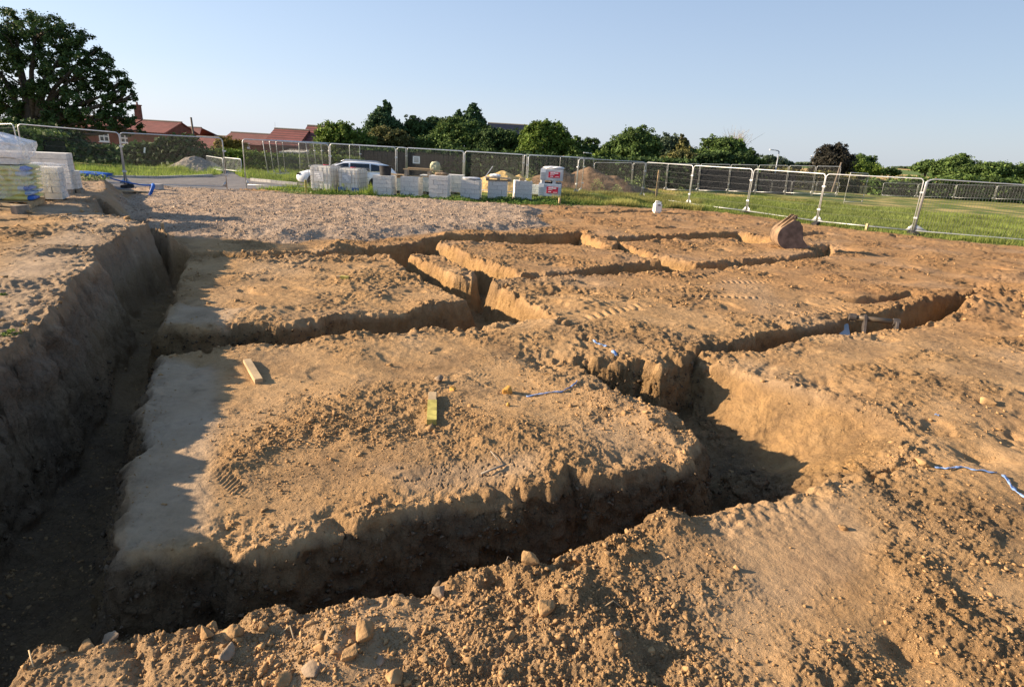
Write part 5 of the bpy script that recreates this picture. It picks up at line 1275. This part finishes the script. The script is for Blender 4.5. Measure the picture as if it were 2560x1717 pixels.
TB = 'trees of the belt behind the site'
tree('bright green bush at the left end of the tree belt', 50, [(832, 338, 38, 28), (866, 336, 36, 26), (812, 356, 22, 22), (888, 352, 36, 24), (845, 372, 56, 26), (905, 370, 40, 24)], 11000, .13, 'lf_bright', -1.0, seed=3, per=30, group=TB)
tree('tall pointed dark conifer rising above the tree belt', 56, [(964, 268, 10, 16), (962, 285, 20, 20), (956, 305, 30, 20), (968, 318, 34, 20), (950, 328, 38, 24), (985, 330, 30, 22), (955, 355, 48, 28)], 13000, .14, 'lf_con', -1.2, seed=4, per=22, clump=.2, group=TB)
tree('dark rounded tree right of the tall conifer', 57, [(1034, 312, 22, 18), (1046, 330, 26, 24), (1020, 345, 28, 24), (1040, 365, 34, 26)], 8000, .14, 'lf_dark', -1.2, seed=5, group=TB)
tree('dark bushy tree in the middle of the tree belt', 58, [(1083, 312, 24, 16), (1098, 325, 22, 22), (1075, 335, 26, 24), (1090, 362, 36, 30)], 8000, .14, 'lf_con', -1.2, seed=6, group=TB)
tree('olive shrub patch below the tall conifer', 52, [(960, 340, 30, 20), (990, 348, 30, 20), (940, 362, 30, 20), (1010, 368, 34, 22)], 6500, .13, 'lf_olive', -1.0, name='shrub', cat='shrub', seed=7)
tree('mottled olive tree below the two small spires', 53, [(1128, 318, 32, 22), (1118, 345, 40, 28), (1160, 328, 34, 24), (1190, 345, 36, 28), (1140, 370, 60, 26), (1075, 365, 34, 22)], 13000, .13, 'lf_mid', -1.0, seed=8, group=TB)
tree('small pointed spruce left of the rounder spire', 66, [(1147, 286, 6, 9), (1147, 297, 11, 11), (1147, 310, 16, 13)], 3000, .14, 'lf_con', -1.2, seed=9, clump=.2, group=TB)
tree('tall dark pine with an airy top left of the slate roof', 66, [(1182, 270, 12, 10), (1184, 284, 20, 13), (1178, 298, 24, 13), (1194, 305, 20, 12), (1184, 318, 28, 14)], 5500, .15, 'lf_con', -1.2, seed=10, clump=.2, group=TB)
tree('dark low tree in front of the slate roof', 52, [(1232, 342, 34, 18), (1270, 345, 36, 18), (1225, 370, 44, 26), (1285, 372, 40, 26)], 10000, .13, 'lf_dark', -1.0, seed=11, group=TB)
tree('sunlit broad-leaved tree right of the slate roof', 49, [(1341, 333, 30, 24), (1374, 335, 34, 26), (1325, 350, 24, 22), (1396, 358, 28, 28), (1350, 368, 46, 26), (1412, 345, 12, 18)], 14000, .13, 'lf_bright', -.8, seed=12, per=30, group=TB)
tree('small green tree in the dip left of the rounded tree', 62, [(1437, 360, 18, 16), (1432, 378, 24, 18), (1450, 392, 30, 16)], 4000, .14, 'lf_mid', -1.5, seed=13, group=TB)
tree('dark rounded small tree beside the slim street lamp', 63, [(1478, 364, 20, 16), (1472, 384, 24, 18), (1492, 385, 16, 16)], 3800, .14, 'lf_dark', -1.5, seed=14, group=TB)
tree('large domed green tree in the middle of the tree belt', 55, [(1597, 336, 26, 18), (1590, 352, 44, 26), (1560, 362, 34, 22), (1545, 378, 36, 24), (1615, 370, 32, 28), (1585, 388, 56, 26), (1520, 384, 24, 18)], 14000, .14, 'lf_mid', -1.2, seed=15, per=30, group=TB)
tree('bright low shrub at the foot of the domed tree', 51, [(1502, 393, 20, 12), (1525, 400, 24, 12)], 2500, .12, 'lf_bright', -.8, name='shrub', cat='shrub', seed=16)
tree('bluish feathery tree right of the domed tree', 60, [(1672, 358, 26, 18), (1660, 372, 26, 20), (1690, 375, 24, 20), (1668, 392, 36, 18)], 5500, .15, 'lf_blue', -1.4, seed=17, group=TB)
tree('thin ragged conifer between the bluish tree and the hedge', 58, [(1708, 350, 8, 12), (1710, 365, 14, 14), (1716, 382, 20, 14)], 1500, .16, 'lf_olive', -1.4, seed=18, clump=.22, group=TB)
tree('olive-brown shrub below the thin ragged conifer', 52, [(1700, 393, 30, 14), (1726, 398, 28, 14), (1680, 402, 26, 12)], 4200, .12, 'lf_olive', -.8, name='shrub', cat='shrub', seed=19)
tree('wide bushy tree with a bare brown top', 54, [(1784, 362, 26, 16), (1815, 366, 34, 18), (1842, 372, 20, 18), (1800, 385, 56, 16)], 8000, .13, 'lf_mid', -1.0, seed=20, group=TB)
tree('small dark tree at the right end of the dark hedge', 58, [(1873, 388, 14, 14), (1868, 402, 20, 14), (1886, 396, 10, 10)], 2600, .13, 'lf_dark', -1.2, seed=21, group=TB)
# leafless branches over the bushy tree
rngb = np.random.default_rng(9); b = B(); c0 = P(1832, 380, 56)
for k in range(46):
    d = np.array([rngb.normal() * .5, rngb.normal() * .3, 1.0]); d /= np.linalg.norm(d); L = rngb.uniform(1.0, 2.1)
    p_ = np.array([c0.x + rngb.normal() * .35, 56, c0.z]); q_ = p_ + d * L * .6; e_ = q_ + (d + rngb.normal(size=3) * .35) * L * .5
    b.tube([tuple(p_), tuple(q_), tuple(e_)], [.022, .013, .006], 4)
    for j in range(3):
        e2 = q_ + (d + rngb.normal(size=3) * .6) * L * .35; b.tube([tuple(q_), tuple(e2)], [.01, .005], 3)
tw = b.build('bare_branches', M['woodgrey']); tag(tw, 'bare leafless brown branches above the dark hedge', 'dead shrub')
hedge('long dark hedge below the bare branches, behind the field', [(1725, 396), (1790, 388), (1860, 394), (1905, 408)], 52, 1.2, 7000, .12, 'lf_dark', -.4, 305, bumps=.1)
hedge('dark mass of undergrowth along the foot of the tree belt', [(860, 384), (950, 378), (1050, 382), (1200, 380), (1330, 388), (1450, 398), (1600, 402), (1730, 406)], 47.5, 1.2, 17000, .14, 'lf_dark', -.3, 306, bumps=.12)
tree('pale willow-like tree left of the tall street lamp', 88, [(1912, 400, 20, 12), (1932, 406, 24, 14), (1955, 414, 26, 12), (1975, 420, 22, 10), (1918, 418, 34, 14)], 5000, .18, 'lf_blue', -2.5, seed=22)
tree('dark purple maple standing alone on the skyline', 74, [(2068, 384, 26, 18), (2092, 384, 24, 20), (2050, 402, 20, 20), (2078, 405, 44, 24), (2108, 400, 16, 20), (2080, 425, 46, 16)], 12000, .15, 'lf_purple', -2.0, seed=23, per=36)
tree('round light green tree right of the dark maple', 92, [(2150, 402, 28, 12), (2172, 404, 20, 13), (2135, 410, 20, 12), (2156, 412, 36, 10)], 5500, .17, 'lf_mid', -3, seed=24)
tree('bright yellow-green bush below the round tree', 80, [(2130, 420, 28, 14), (2165, 424, 34, 14), (2185, 430, 26, 10)], 5000, .15, 'lf_bright', -2.5, name='bush', cat='bush', seed=25)
tree('small dark bush on the stubble edge right of the round tree', 96, [(2220, 428, 16, 8), (2240, 432, 12, 7)], 1500, .17, 'lf_dark', -3, name='bush', cat='bush', seed=26)
tree('flat-topped olive tree before the large right-hand conifer', 90, [(2318, 412, 26, 9), (2300, 420, 22, 9), (2335, 418, 20, 10)], 3800, .17, 'lf_mid', -3, seed=27)
tree('tall ragged cypress tree at the right of the skyline', 72, [(2402, 394, 14, 10), (2395, 405, 28, 14), (2375, 414, 32, 14), (2410, 420, 30, 18), (2390, 432, 50, 18), (2352, 428, 24, 14)], 10000, .16, 'lf_mid', -2, seed=28)
tree('long dark tree clump at the right edge of the photo', 70, [(2465, 424, 34, 16), (2500, 422, 30, 14), (2535, 428, 26, 14), (2580, 434, 44, 18), (2480, 440, 50, 18), (2640, 440, 50, 22)], 11000, .16, 'lf_mid', -2, seed=29)
hedge('mixed dark hedge across the right end of the field', [(2160, 458), (2220, 450), (2300, 453), (2380, 448), (2450, 450), (2560, 456), (2700, 464)], 62, 1.4, 12000, .15, 'lf_mid', -1.4, 307, bumps=.2)
hedge('olive scrub hedge behind the middle of the field', [(1885, 424), (1940, 428), (2000, 432), (2060, 438), (2120, 446), (2180, 456)], 64, 1.2, 7000, .15, 'lf_olive', -1.5, 308, bumps=.2)
# far skyline copses
for k, (u0, u1, v, Y) in enumerate(((1990, 2032, 408, 900), (2228, 2290, 418, 1100))):
    rng = np.random.default_rng(400 + k); n = 900; us = rng.uniform(u0, u1, n); C = np.array([tuple(P(a_, v + rng.uniform(-1, 6), Y + rng.uniform(-20, 20))) for a_ in us])
    V, F_ = leaf_faces(C, np.tile([0, -.3, 1.], (n, 1)), np.full(n, 2.2), rng); o = mesh_from('far_copse', V, F_, M['lf_blue'], smooth=False)
    tag(o, ['blue-grey copse on the hill left of the dark maple', 'thin far copse on the pale hill at the right'][k], 'copse', 'copses on the far hills', 'stuff')

# timber fence of dark boards behind the site
bf = thing('board_fence', 'dark close-boarded timber fence along the foot of the tree belt', 'fence')
rngf = random.Random(8); us = np.linspace(905, 1990, 61); b = B(); prev = None
for k in range(60):
    a_ = P(us[k], 440, 45.0 + 6 * (us[k] - 905) / 1085); c_ = P(us[k + 1], 440, 45.0 + 6 * (us[k + 1] - 905) / 1085)
    for j in range(6):
        x = a_.x + (c_.x - a_.x) * (j + .5) / 6; y = a_.y + (c_.y - a_.y) * (j + .5) / 6
        h_ = 1.68 + rngf.uniform(-.03, .03); b.box((x, y, h_ / 2 - .05), ((c_.x - a_.x) / 6 * .94, .022 + .01 * (j % 2), h_))
o = b.build('boards', M['boards'], bf); o['kind'] = 'stuff'
for k in range(0, 61, 4):
    a_ = P(us[k], 440, 45.0 + 6 * (us[k] - 905) / 1085); b = B(); b.box((a_.x, a_.y + .08, .8), (.1, .1, 1.75)); b.build('post', M['boards'], bf)
b = B()
for k in range(60):
    a_ = P(us[k], 440, 45.0 + 6 * (us[k] - 905) / 1085); c_ = P(us[k + 1], 440, 45.0 + 6 * (us[k + 1] - 905) / 1085)
b.tube([(P(u, 440, 45.0 + 6 * (u - 905) / 1085).x, 45.03 + 6 * (u - 905) / 1085, 1.4) for u in us], .04, 4); b.build('rail', M['boards'], bf)

# ------------------------------------------------------------------ road, kerbs, metal barrier
def kerb(pts, label, z=.02, h_=.1, mt='kerbc'):
    b = B()
    for a_, c_ in zip(pts[:-1], pts[1:]):
        m_ = ((a_[0] + c_[0]) / 2, (a_[1] + c_[1]) / 2); L = math.hypot(c_[0] - a_[0], c_[1] - a_[1]); az = math.atan2(c_[1] - a_[1], c_[0] - a_[0])
        b.box((m_[0], m_[1], ground_z(*m_) + z + h_ / 2 - .04), (L - .012, .13, h_ + .08), az)
    o = b.build('kerb', M[mt]); o['kind'] = 'structure'; return o
def densify(pts, n=5):
    out = []
    for a_, c_ in zip(pts[:-1], pts[1:]):
        for k in range(n): out.append((a_[0] + (c_[0] - a_[0]) * k / n, a_[1] + (c_[1] - a_[1]) * k / n))
    return out + [pts[-1]]
kerb(densify([G(u, v, .05) for u, v in ((120, 439), (240, 445), (400, 445), (530, 440))]), 'k', .03, .06)
kerb(densify([G(u, v, .05) for u, v in ((628, 452), (680, 457), (745, 462))]), 'k', .05, .08)
# grey metal pedestrian barriers by the side road
for k, (u0, v0, u1, v1, Y0, Y1, n_) in enumerate(((520, 430, 560, 436, 36, 33.5, 'grey tube barrier nearer the chipping heap, by the side road'), (562, 437, 606, 440, 33.5, 32.5, 'grey tube barrier nearer the gateway post, by the side road'))):
    a_, c_ = P(u0, v0, Y0), P(u1, v1, Y1); L = math.hypot(c_.x - a_.x, c_.y - a_.y)
    t = thing('tube_barrier', n_, 'barrier', (a_.x, a_.y, ground_z(a_.x, a_.y)), math.atan2(c_.y - a_.y, c_.x - a_.x), 'grey tube barriers by the side road')
    b = B(); b.tube([(0, 0, 0), (0, 0, .85), (.05, 0, .9), (L - .05, 0, .9), (L, 0, .85), (L, 0, 0)], .022, 6); b.tube([(0, 0, .25), (L, 0, .25)], .018, 6); b.build('frame', M['steelgrey'], t, smooth=True)
    b = B(); 
    for q in range(1, 14): b.tube([(L * q / 14, 0, .25), (L * q / 14, 0, .9)], .007, 4)
    b.build('bars', M['steelgrey'], t)
q = P(349, 376, 37.5); b = B(); b.box((0, 0, 0), (.10, .02, .34)); o = b.build('white_tag', M['paper']); o.location = (q.x, 38.0, q.z); o.rotation_euler = (0, .2, 0); tag(o, 'small white tag in the dark hedge seen through the mesh fence', 'tag')

# ------------------------------------------------------------------ clods and stones
def hull_rock(rng, npts=10, sub=0, noise=.0, flat=.7):
    bm = bmesh.new(); d = rng.normal(size=(npts, 3)); d /= np.linalg.norm(d, axis=1)[:, None]; d *= rng.uniform(.75, 1.1, (npts, 1)); d[:, 2] *= flat
    vs = [bm.verts.new(tuple(q)) for q in d]; bmesh.ops.convex_hull(bm, input=vs)
    for v in [v for v in bm.verts if not v.link_faces]: bm.verts.remove(v)
    if sub:
        bmesh.ops.bevel(bm, geom=bm.edges[:], offset=.07, segments=1, affect='EDGES', clamp_overlap=True)
        for _ in range(sub): bmesh.ops.triangulate(bm, faces=bm.faces[:]); bmesh.ops.subdivide_edges(bm, edges=bm.edges[:], cuts=1, smooth=.12)
        for v in bm.verts:
            c = v.co; k = 1 + noise * (float(pn(c.x * 2.6 + c.z, c.y * 2.6 - c.z, 97)) + .6 * float(pn(c.x * 7 + 2 * c.z, c.y * 7 - c.z * 3, 98))); v.co = c * k
    bmesh.ops.triangulate(bm, faces=bm.faces[:])
    V = np.array([v.co[:] for v in bm.verts]); F_ = np.array([[v.index for v in f.verts] for f in bm.faces]) if False else None
    bm.verts.index_update(); F_ = np.array([[v.index for v in f.verts] for f in bm.faces]); bm.free(); return V, F_
rng = np.random.default_rng(77)
VAR = [hull_rock(rng, 8, 0, 0, .7) for _ in range(14)]
VARB = [hull_rock(rng, 12, 1, .10, .75) for _ in range(10)]
def scatter(name, P3, S, mt, rng, variants, kind='stuff', sink=.12, label=None):
    Vs = []; Fs = []; n0 = 0; pick = rng.integers(0, len(variants), len(P3))
    for k, (v, f) in enumerate(variants):
        ix = np.where(pick == k)[0]
        if not len(ix): continue
        a_ = rng.uniform(0, 2 * np.pi, len(ix)); tl = rng.normal(0, .35, len(ix)); ca, sa, ct, st = np.cos(a_), np.sin(a_), np.cos(tl), np.sin(tl)
        q = v[None] * (S[ix, None, None] * rng.uniform(.7, 1.25, (len(ix), 1, 3)))
        x, y, z = q[..., 0], q[..., 1] * ct[:, None] - q[..., 2] * st[:, None], q[..., 1] * st[:, None] + q[..., 2] * ct[:, None]
        X_ = x * ca[:, None] - y * sa[:, None] + P3[ix, 0:1]; Y_ = x * sa[:, None] + y * ca[:, None] + P3[ix, 1:2]; Z_ = z + P3[ix, 2:3] + S[ix, None] * sink
        Vs.append(np.stack([X_, Y_, Z_], -1).reshape(-1, 3)); Fs.append((f[None] + (np.arange(len(ix)) * len(v))[:, None, None]).reshape(-1, 3) + n0); n0 += len(ix) * len(v)
    o = mesh_from(name, np.concatenate(Vs), np.concatenate(Fs), M[mt], smooth=False); o['kind'] = kind
    if label: o['label'] = label
    return o
def sector(n, r0, r1, rng, a0=-62, a1=58, pw=1.0):
    a_ = np.radians(rng.uniform(a0, a1, n)); r = r0 * (r1 / r0) ** (rng.random(n) ** pw); return r * np.sin(a_), r * np.cos(a_), r
PATCH = [(-1.42, 4.02, .55, 1.0), (-.95, 3.9, .4, .9), (-1.5, 3.45, .35, .7), (1.1, 4.85, .42, 1.2), (1.3, 4.45, .3, .9), (-3.2, 7.1, .35, .8), (-1.2, 8.05, .3, .8), (.15, 5.9, .35, .8), (2.9, 1.6, .9, .9), (.2, 2.2, .7, .9), (-.9, 2.0, .35, 1.3), (-.2, 1.9, .4, 1.1), (.35, 5.2, .25, .4), (-.35, 4.5, .2, .5), (4.5, 5.0, .5, .5), (1.2, 8.7, .6, .5)]
def place(n, r0, r1, rng, smin, smax, alpha, dens, need, **kw):
    x, y, r = sector(n, r0, r1, rng, **kw); h, prof, gs, ro, gr, dm, bd, rd = terrain(x, y)
    p_ = dens(x, y, r, ro, dm, prof)
    ok = (rng.random(n) < p_) & (gr < .3) & (rd < .2) & need(gs)
    s = smin * (1 - rng.random(n)) ** (-1 / alpha); ok &= s < smax
    return np.stack([x, y, h], -1)[ok], s[ok]
def dens_a(x, y, r, ro, dm, prof):
    e = np.exp(-np.abs(dm) / .10) * (prof < .25)
    pt = np.zeros_like(x)
    for px, py, pr, pw_ in PATCH: pt = np.maximum(pt, .7 * pw_ * np.exp(-((x - px) ** 2 + (y - py) ** 2) / pr ** 2))
    cl = sst(-.15, .35, pn(x * 2.1, y * 2.1, 64))
    d = np.clip(.04 + ro * .34 * cl + e * .8 * sst(-.3, .2, pn(x * 1.7, y * 1.7, 65)) + pt, 0, 1) * (prof < .3) + .22 * (prof > .85)
    for k in (0, 1, 2, 4): d = d * (.15 + .85 * sst(-.1, .1, poly_dist(SMOOTH[k], x, y)))
    return d
need0 = lambda g: g < .3
for nm, n, r0, r1, smin, smax, al, var in (('soil_crumbs', 170000, 1.5, 5.5, .0036, .028, 2.7, VAR), ('soil_clods', 50000, 4.0, 13, .008, .05, 3.0, VAR), ('soil_lumps', 22000, 9, 24, .018, .085, 3.2, VAR)):
    Pp, S = place(n, r0, r1, rng, smin, smax, al, dens_a, need0)
    scatter(nm, Pp, S, 'clod', rng, var, label='loose dry soil crumbs and clods lying over the dig'); print(nm, len(Pp))
Pp, S = place(2000, 1.6, 5.0, rng, .012, .034, 2.6, lambda *a: dens_a(*a) ** 1.3, need0)
scatter('knobbly_clods', Pp, S, 'clod', rng, VARB, label='larger knobbly clods lying over the dig'); print('knob', len(Pp))
Pp, S = place(50000, 11, 27, rng, .014, .06, 2.6, lambda x, y, r, ro, dm, prof: .55 + 0 * x, lambda g: g > .6, a0=-45, a1=8)
scatter('gravel_stones', Pp, S, 'pebble', rng, VAR, sink=.1, label='crushed stone lying on the gravel hardstanding'); print('grav', len(Pp))
# half-buried clods standing out of the cut faces
wi = np.where((cat['cut'] > .3) & (RAD < 7.5) & (PROF > .06) & (PROF < .93))[0]
gz = np.abs(np.gradient(Z.reshape(NR, NA), axis=0)).ravel() + np.abs(np.gradient(Z.reshape(NR, NA), axis=1)).ravel()
wp = (gz[wi] * RAD[wi]); wp /= wp.sum(); sel = rng.choice(wi, 12000, p=wp)
Pw = np.stack([GX[sel], GY[sel], Z[sel]], -1) + rng.normal(0, .012, (len(sel), 3)); keep = ~((Pw[:, 0] > 2.2) & (Pw[:, 1] > 3.5))
Pw = Pw[keep]; Sw = np.minimum(.008 * (1 - rng.random(len(Pw))) ** (-1 / 2.6), .03)
scatter('wall_clods', Pw, Sw, 'shade_clod', rng, VAR, sink=0, label='crumbly lumps half buried in the cut trench faces')
# clods one can tell apart
big_clods = [(262, 1588, 62, .5, 'stone', 'pale flat clod tipped up on the trench lip at the bottom left'), (203, 1610, 46, .6, 'clod', 'smaller flat clod left of the pale tipped one on the bottom left lip'),
 (507, 1600, 52, 1.0, 'clod', 'pale upright clod like a shark fin on the near trench lip'), (578, 1592, 62, .8, 'clod', 'broad clod right behind the fin-shaped clod on the near lip'), (556, 1640, 60, .8, 'stone', 'grey broken clod below the fin-shaped clod'),
 (655, 1572, 40, .9, 'clod', 'narrow clod on the near trench lip right of the broad clod'), (652, 1668, 34, .9, 'clod', 'small angular clod standing alone in the foreground rubble'), (702, 1702, 62, .7, 'clod', 'large brown clod cut by the lower edge, left of the grey slab clod'),
 (773, 1684, 78, .5, 'stone', 'grey slab-like clod with a flat dark face in the foreground'), (797, 1640, 42, .9, 'clod', 'pale blocky clod above the grey slab-like clod'), (872, 1655, 62, .8, 'clod', 'wedge-shaped clod right of the pale blocky clod'),
 (905, 1606, 78, .6, 'clod', 'large sandy clod topping the foreground rubble'), (944, 1656, 34, .9, 'stone', 'rounded grey stone right of the wedge-shaped clod'), (985, 1706, 64, .7, 'clod', 'orange-lit clod at the bottom edge below the rounded stone'),
 (1096, 1472, 62, .7, 'stone', 'grey humped stone on the near trench lip in the middle'), (1322, 1428, 62, .9, 'clod', 'square-edged clod standing on the near trench lip'), (1365, 1545, 64, 1.1, 'clod', 'tall knobbly clod in the foreground with a dark hollow behind'),
 (1536, 1630, 24, 1.0, 'stone', 'small upright stone in the right foreground crumbs'), (483, 1652, 26, .9, 'clod', 'small clod alone on the smooth foreground ledge'), (1096, 952, 34, .9, 'stone', 'grey clod behind the yellow-ended peg'),
 (1131, 978, 26, .8, 'ochre', 'small ochre clod right of the yellow-ended peg'), (1268, 978, 40, .9, 'ochre', 'large bright ochre clod left of the trailing blue tape'), (898, 1084, 20, .9, 'clod', 'lone brown clod left of the yellow-ended peg'),
 (2114, 1318, 32, .6, 'clod', 'flat-topped stone at the right end of the smooth foreground slab'), (2318, 1160, 48, .5, 'clod', 'slab-like clod beside the pale blue buried tape'), (2475, 1010, 40, .6, 'clod', 'brown clod low on the right-hand soil above the tape'),
 (1270, 1014, 18, .8, 'ochre', 'ochre crumb just below the large ochre clod'), (925, 1250, 26, .8, 'clod', 'reddish clod above the dark front wall, left of centre'), (962, 1258, 26, .8, 'clod', 'rounder clod right beside the reddish one on the front wall edge')]
for k, (u, v, w_, fl, mt_, lb) in enumerate(big_clods):
    g_ = G(u, v, .02); rr_ = math.hypot(g_[0], g_[1]); dist = math.sqrt(rr_ ** 2 + CH ** 2); wid = w_ / FPX * dist * .82
    r_ = np.random.default_rng(900 + k); V, F_ = hull_rock(r_, 11, 2, .09, fl)
    o = mesh_from('clod' if mt_ != 'stone' else 'stone', V * wid / 2, F_, M[mt_], smooth=False)
    o.location = (g_[0], g_[1] + wid * .2, ground_z(*g_) + wid * .18 * fl); o.rotation_euler = (r_.normal() * .25, r_.normal() * .25, r_.uniform(0, 6))
    tag(o, lb, 'clod' if mt_ != 'stone' else 'stone')

# ------------------------------------------------------------------ grass and weeds
def blades(name, x, y, h_, wd, mt, rng, lean=.35, label=None):
    z = terrain(x, y)[0]; n = len(x); a_ = rng.uniform(0, 2 * np.pi, n); dx, dy = np.cos(a_) * wd, np.sin(a_) * wd
    lx, ly = rng.normal(0, lean, n) * h_, rng.normal(0, lean, n) * h_
    b0 = np.stack([x - dx, y - dy, z - .03], -1); b1 = np.stack([x + dx, y + dy, z - .03], -1); t_ = np.stack([x + lx, y + ly, z + h_], -1)
    V = np.stack([b0, b1, t_], 1).reshape(-1, 3); o = mesh_from(name, V, np.arange(n * 3).reshape(n, 3), M[mt], smooth=False); o['kind'] = 'stuff'
    if label: o['label'] = label
    return o
rng = np.random.default_rng(31)
def field(n, a0, a1, r0, r1, keep):
    a_ = np.radians(rng.uniform(a0, a1, n)); r = np.sqrt(rng.uniform(r0 ** 2, r1 ** 2, n)); x, y = r * np.sin(a_), r * np.cos(a_)
    g = terrain(x, y)[4]; ok = (g > .5) & keep(x, y, r); return x[ok], y[ok]
x, y = field(330000, 2, 52, 20, 44, lambda x, y, r: (rng.random(len(x)) < .35 + .65 * sst(-.3, .3, pn(x * .5, y * .5, 66))) & (y < 41 + 3 * pn(x * .3, y * .3, 67)))
h_ = (.10 + .14 * sst(-.4, .5, pn(x * .45, y * .45, 68))) * rng.uniform(.6, 1.3, len(x)); blades('field_grass', x, y, h_, .014, 'grass', rng, label='short green grass over the field right of the fence'); print('grass', len(x))
x, y = field(90000, 2, 50, 36, 44, lambda x, y, r: y > 39 + 3 * pn(x * .3, y * .3, 67)); blades('dry_field_grass', x, y, rng.uniform(.08, .22, len(x)), .016, 'dryg', rng, label='dry straw-coloured grass at the back of the field')
x, y = field(150000, -56, -12, 24, 41, lambda x, y, r: rng.random(len(x)) < .3 + .7 * sst(-.3, .3, pn(x * .6, y * .6, 69))); h_ = (.16 + .24 * sst(-.2, .5, pn(x * .7, y * .7, 70))) * rng.uniform(.6, 1.3, len(x)); blades('verge_grass', x, y, h_, .016, 'lush', rng, label='lush bright grass beyond the road at the left'); print('verge', len(x))
# tall yellowing grass by the orange post
x, y = field(90000, 3, 17, 27, 36, lambda x, y, r: sst(-.2, .4, pn(x * .55, y * .55, 71)) > rng.random(len(x))); h_ = .22 * rng.uniform(.5, 1.6, len(x)); blades('tall_grass', x, y, h_, .012, 'midg', rng, .25, label='tall yellowing grass round the orange post')
def leafy(name, cents, per, leaf, mt, spread, height, rng, label):
    Cs = []; Ns = []
    for (cx, cy, s) in cents:
        n = int(per * s); q = rng.normal(size=(n, 3)) * np.array([spread * s, spread * s * .7, 0]); q[:, 2] = rng.random(n) ** 1.3 * height * s * np.exp(-((q[:, 0] / (spread * s * 1.6)) ** 2))
        q[:, 0] += cx; q[:, 1] += cy; q[:, 2] += ground_z(cx, cy); Cs.append(q); Ns.append(np.tile([0, -.3, .8], (n, 1)))
    C = np.concatenate(Cs); V, F_ = leaf_faces(C, np.concatenate(Ns), leaf * rng.uniform(.5, 1.3, len(C)), rng)
    o = mesh_from(name, V, F_, M[mt], smooth=False); o['kind'] = 'stuff'; o['label'] = label; return o
cents = []
for k in range(150):
    u = rng.uniform(775, 1480); q = G(u, np.interp(u, [770, 910, 1150, 1300, 1400, 1480], [484, 492, 502, 506, 508, 508]) + rng.normal() * 3.0, .05); cents.append((q[0], q[1] + .25, rng.uniform(.5, 1.15)))
for k in range(50):
    u = rng.uniform(1240, 1700); q = G(u, np.interp(u, [1240, 1450, 1700], [500, 502, 500]) + rng.normal() * 5, .02); cents.append((q[0], q[1], rng.uniform(.5, 1.0)))
leafy('low_weeds', cents, 120, .032, 'weed', .22, .19, rng, 'low dark green weeds along the foot of the block stacks')
cents = []
for u, v, s in ((1505, 478, 1.5), (1520, 480, 1.2), (1490, 484, 1.2), (1565, 486, 1.3), (1590, 486, 1.5), (1575, 482, 1.1), (1540, 488, .9), (1610, 470, 1.1), (1330, 470, 1.5), (1318, 472, 1.2), (1665, 472, 1.2), (1690, 470, 1.0), (1700, 492, .9)):
    q = G(u, v, 0); cents.append((q[0], q[1], s))
leafy('pale_weeds', cents, 420, .035, 'palew', .26, .75, rng, 'tall pale green weeds behind the fence near the spoil heap')
cents = [(*G(u, v, .45), s) for u, v, s in ((8, 860, .30), (28, 852, .36), (12, 762, .22))]
leafy('bank_sprigs', cents, 110, .016, 'lf_bright', .10, .10, rng, 'small green sprigs on the left bank')
cents = [(*G(u, v, .15), s) for u, v, s in ((205, 482, .7), (225, 484, .6), (245, 480, .7), (262, 482, .5), (755, 486, .8), (735, 485, .6), (715, 482, .5))]
leafy('verge_weeds', cents, 150, .035, 'palew', .25, .3, rng, 'yellow-green weeds by the blue sheet and the yellow post')
